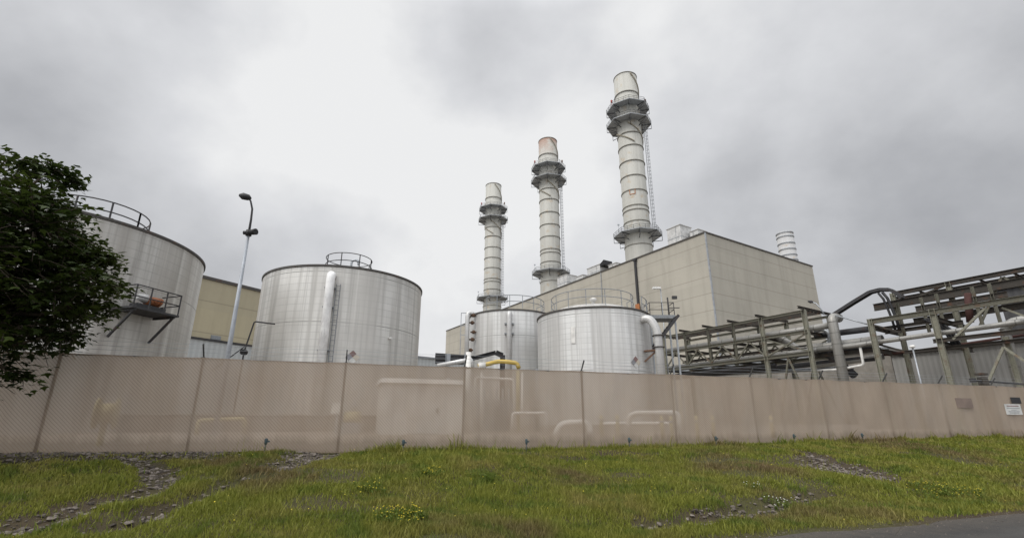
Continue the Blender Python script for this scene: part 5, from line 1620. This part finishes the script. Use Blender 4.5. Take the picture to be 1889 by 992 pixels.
# ------------------------------------------------------------------ maple at the left border
def maple():
    D0 = 15.2
    blobs = [(22, 158, 24), (58, 160, 20), (84, 170, 11), (5, 200, 45), (48, 195, 28), (62, 215, 30), (30, 250, 48), (92, 240, 17), (78, 262, 36), (112, 255, 16), (126, 264, 14), (112, 290, 26), (137, 295, 11), (62, 305, 46), (20, 325, 48),
             (86, 326, 30), (112, 316, 16), (40, 348, 34), (5, 350, 26), (70, 350, 22), (-45, 245, 70), (-60, 180, 60), (-50, 325, 70), (24, 397, 10), (-110, 260, 80), (-100, 350, 70), (40, 225, 45), (45, 285, 50), (100, 275, 30)]
    foot = at_d(-30, 440, D0); foot = V3((foot.x, foot.y, 0)); foot.z = gz(foot)
    t = thing('maple_tree', 'dense dark green leafy tree at the left border, overlapping the left tank', 'tree', foot)
    top = at_d(-5, 200, D0)
    tr = MB()
    spine = [foot - UP * .2, foot + UP * 1.2, foot + (top - foot) * .45, foot + (top - foot) * .75, top]
    tr.tube(spine, [.26, .2, .15, .1, .04], 12)
    lv = MB()
    V_, Fc = [], []
    leaf = np.array([(0, 0, 0), (.32, .12, .02), (.52, .42, .0), (.22, .48, .02), (0, 1.0, -.08), (-.22, .48, .02), (-.52, .42, .0), (-.32, .12, .02)])
    n_tot = 0
    for bi, (x, y, r) in enumerate(blobs):
        dd = D0 + random.uniform(-1.0, 1.0) * (1.2 if r > 20 else .5)
        c = at_d(x, y, dd); rad = r / 585 * dd
        s = spine[2] + (spine[4] - spine[2]) * max(0, min(1, (c.z - spine[2].z) / max(.1, spine[4].z - spine[2].z) - .15))
        mid = (s + c) / 2 + V3((0, 0, -.15))
        tr.tube([s, mid, c], [.06, .04, .015], 7)
        nt = max(7, int(38 * (rad / 1.0) ** 2) + 8)
        for k in range(nt):                       # twigs carrying leaf sprays
            d = V3((random.gauss(0, 1), random.gauss(0, 1), random.gauss(0, .9))).normalized() * rad * random.uniform(.4, 1.22)
            d.z *= .75; tip = c + d - UP * .12 * random.random()
            b = c + d * random.uniform(.1, .45)
            tr.tube([b, (b + tip) / 2 + UP * .05, tip - UP * .03], [.014, .01, .005], 4, False)
            nl = random.randint(9, 15)
            for j in range(nl):
                o = b + (tip - b) * random.uniform(.25, 1.1) + V3((random.gauss(0, .13), random.gauss(0, .13), random.gauss(0, .06)))
                L = random.uniform(.10, .20)
                yaw = random.uniform(0, 2 * PI); pit = random.uniform(-.75, .2); rol = random.uniform(-.5, .5)
                ro = Matrix.Rotation(yaw, 3, 'Z') @ Matrix.Rotation(pit, 3, 'X') @ Matrix.Rotation(rol, 3, 'Y')
                V_.append((leaf * L) @ np.array(ro).T + np.array(o))
                n_tot += 1
    tr.build('trunk', M['bark'], t)
    v = np.concatenate(V_) - np.array(foot)
    q = np.arange(n_tot)[:, None] * 8
    f = np.concatenate([q + np.array([[0, 1, 2, 3]]), q + np.array([[0, 3, 4, 5]]), q + np.array([[0, 5, 6, 7]])])
    o = np_object('crown', v, f, M['leaf'], False)
    o.parent = t
maple()

# ------------------------------------------------------------------ sky and light
world = bpy.data.worlds.new('World'); scene.world = world
world.use_nodes = True
wt = world.node_tree; wt.nodes.clear()
k = NT.__new__(NT); k.t = wt
k.out = wt.nodes.new('ShaderNodeOutputWorld')
SUN_EL, SUN_AZ = 50.0, 238.0                  # high behind the camera, a little to the left; azimuth clockwise from north (+Y)
sky = k.n('ShaderNodeTexSky', sky_type='NISHITA', sun_disc=False, sun_elevation=R(SUN_EL), sun_rotation=R(SUN_AZ))
sky.dust_density = 4.0
gen = k.coords('Generated')
sep = k.n('ShaderNodeSeparateXYZ'); k.l(gen, sep.inputs[0])
dx_, dy_, dz_ = sep.outputs
mp = k.n('ShaderNodeMapping'); mp.inputs['Location'].default_value = (3.1, 0.4, 1.7); mp.inputs['Scale'].default_value = (1.0, 1.0, 1.25); k.l(gen, mp.inputs[0])
n1 = k.noise(mp.outputs[0], 1.9, 5, 0.5)
n2 = k.noise(mp.outputs[0], 5.0, 7, 0.58)
n3 = k.noise(mp.outputs[0], 0.9, 2, 0.4)
cl = k.math('ADD', k.math('ADD', k.math('MULTIPLY', n1, .52), k.math('MULTIPLY', n2, .17)), k.math('MULTIPLY', n3, .31))
# the deck is thinnest ahead, thick and grey towards the right
az_dark = k.ramp(dx_, [(0.40, 0.0), (0.95, 1.0)])
cl2 = k.math('SUBTRACT', cl, k.math('MULTIPLY', az_dark, .125))
for (px_, py_, wd_, am_) in ((405, -10, .985, .10), (290, 145, .988, .07), (520, 200, .985, .03), (640, 250, .90, .035), (-70, 20, .90, -.085), (1250, 10, .90, -.06)):
    d_ = ray(px_, py_).normalized()
    dp = k.n('ShaderNodeVectorMath', operation='DOT_PRODUCT'); k.l(gen, dp.inputs[0]); dp.inputs[1].default_value = d_
    mr = k.n('ShaderNodeMapRange', interpolation_type='SMOOTHSTEP'); mr.inputs[1].default_value = 1 - (1 - wd_) * 2; k.l(dp.outputs['Value'], mr.inputs[0])
    cl2 = k.math('ADD', cl2, k.math('MULTIPLY', mr.outputs[0], am_))
cloud = k.ramp(cl2, [(0.22, (0.32, 0.33, 0.355)), (0.35, (0.52, 0.53, 0.555)), (0.43, (0.67, 0.68, 0.705)), (0.50, (0.79, 0.80, 0.825)), (0.59, (0.98, 0.985, 0.99))])
gain = k.math('ADD', 1.0, k.math('MULTIPLY', k.ramp(dz_, [(0.72, 0.0), (0.95, 1.0)]), 1.9))
gain = k.math('ADD', gain, k.math('MULTIPLY', k.ramp(k.math('MULTIPLY', dy_, -1.0), [(0.0, 0.0), (0.5, 1.0)]), .95))
nd = k.n('ShaderNodeVectorMath', operation='SCALE'); k.l(cloud, nd.inputs[0]); k.l(gain, nd.inputs['Scale'])
bg1 = k.n('ShaderNodeBackground', Strength=0.05); k.l(sky.outputs[0], bg1.inputs[0])
bg2 = k.n('ShaderNodeBackground', Strength=0.92); k.l(nd.outputs[0], bg2.inputs[0])
mx = k.n('ShaderNodeMixShader'); mx.inputs[0].default_value = 0.93
k.l(bg1.outputs[0], mx.inputs[1]); k.l(bg2.outputs[0], mx.inputs[2]); k.l(mx.outputs[0], k.out.inputs[0])

sl = bpy.data.lights.new('sun', 'SUN'); sl.energy = 1.5; sl.angle = R(22); sl.color = (1.0, 0.96, 0.9)
so = bpy.data.objects.new('sun', sl); COL.objects.link(so)
el, az = R(SUN_EL), R(SUN_AZ)
sdir = V3((math.sin(az) * math.cos(el), math.cos(az) * math.cos(el), math.sin(el)))
so.rotation_euler = (-sdir).to_track_quat('-Z', 'Y').to_euler()
so.location = sdir * 100

# ------------------------------------------------------------------ camera
PW, PH = 1200.0, 629.3          # the photographed area, a little taller to fill the frame
cam = bpy.data.cameras.new('camera')
co = bpy.data.objects.new('camera', cam); COL.objects.link(co)
cam.sensor_fit = 'HORIZONTAL'; cam.sensor_width = 36.0
cam.lens = F / PW * 36.0
cam.shift_x = (PW / 2 - CX) / PW
cam.shift_y = (CY - (PH / 2 - 40.0)) / PW
cam.clip_start = 0.1; cam.clip_end = 4000
co.location = (0, 0, ZC)
co.rotation_euler = (PI / 2 + TH, 0, 0)
scene.camera = co

scene.view_settings.view_transform = 'Standard'
scene.view_settings.look = 'None'
scene.view_settings.exposure = 0.0
scene.view_settings.gamma = 1.0
scene.view_settings.use_curve_mapping = False
scene.render.engine = 'CYCLES'
scene.cycles.use_denoising = True
scene.cycles.max_bounces = 6
scene.cycles.transparent_max_bounces = 12
scene.cycles.use_adaptive_sampling = True
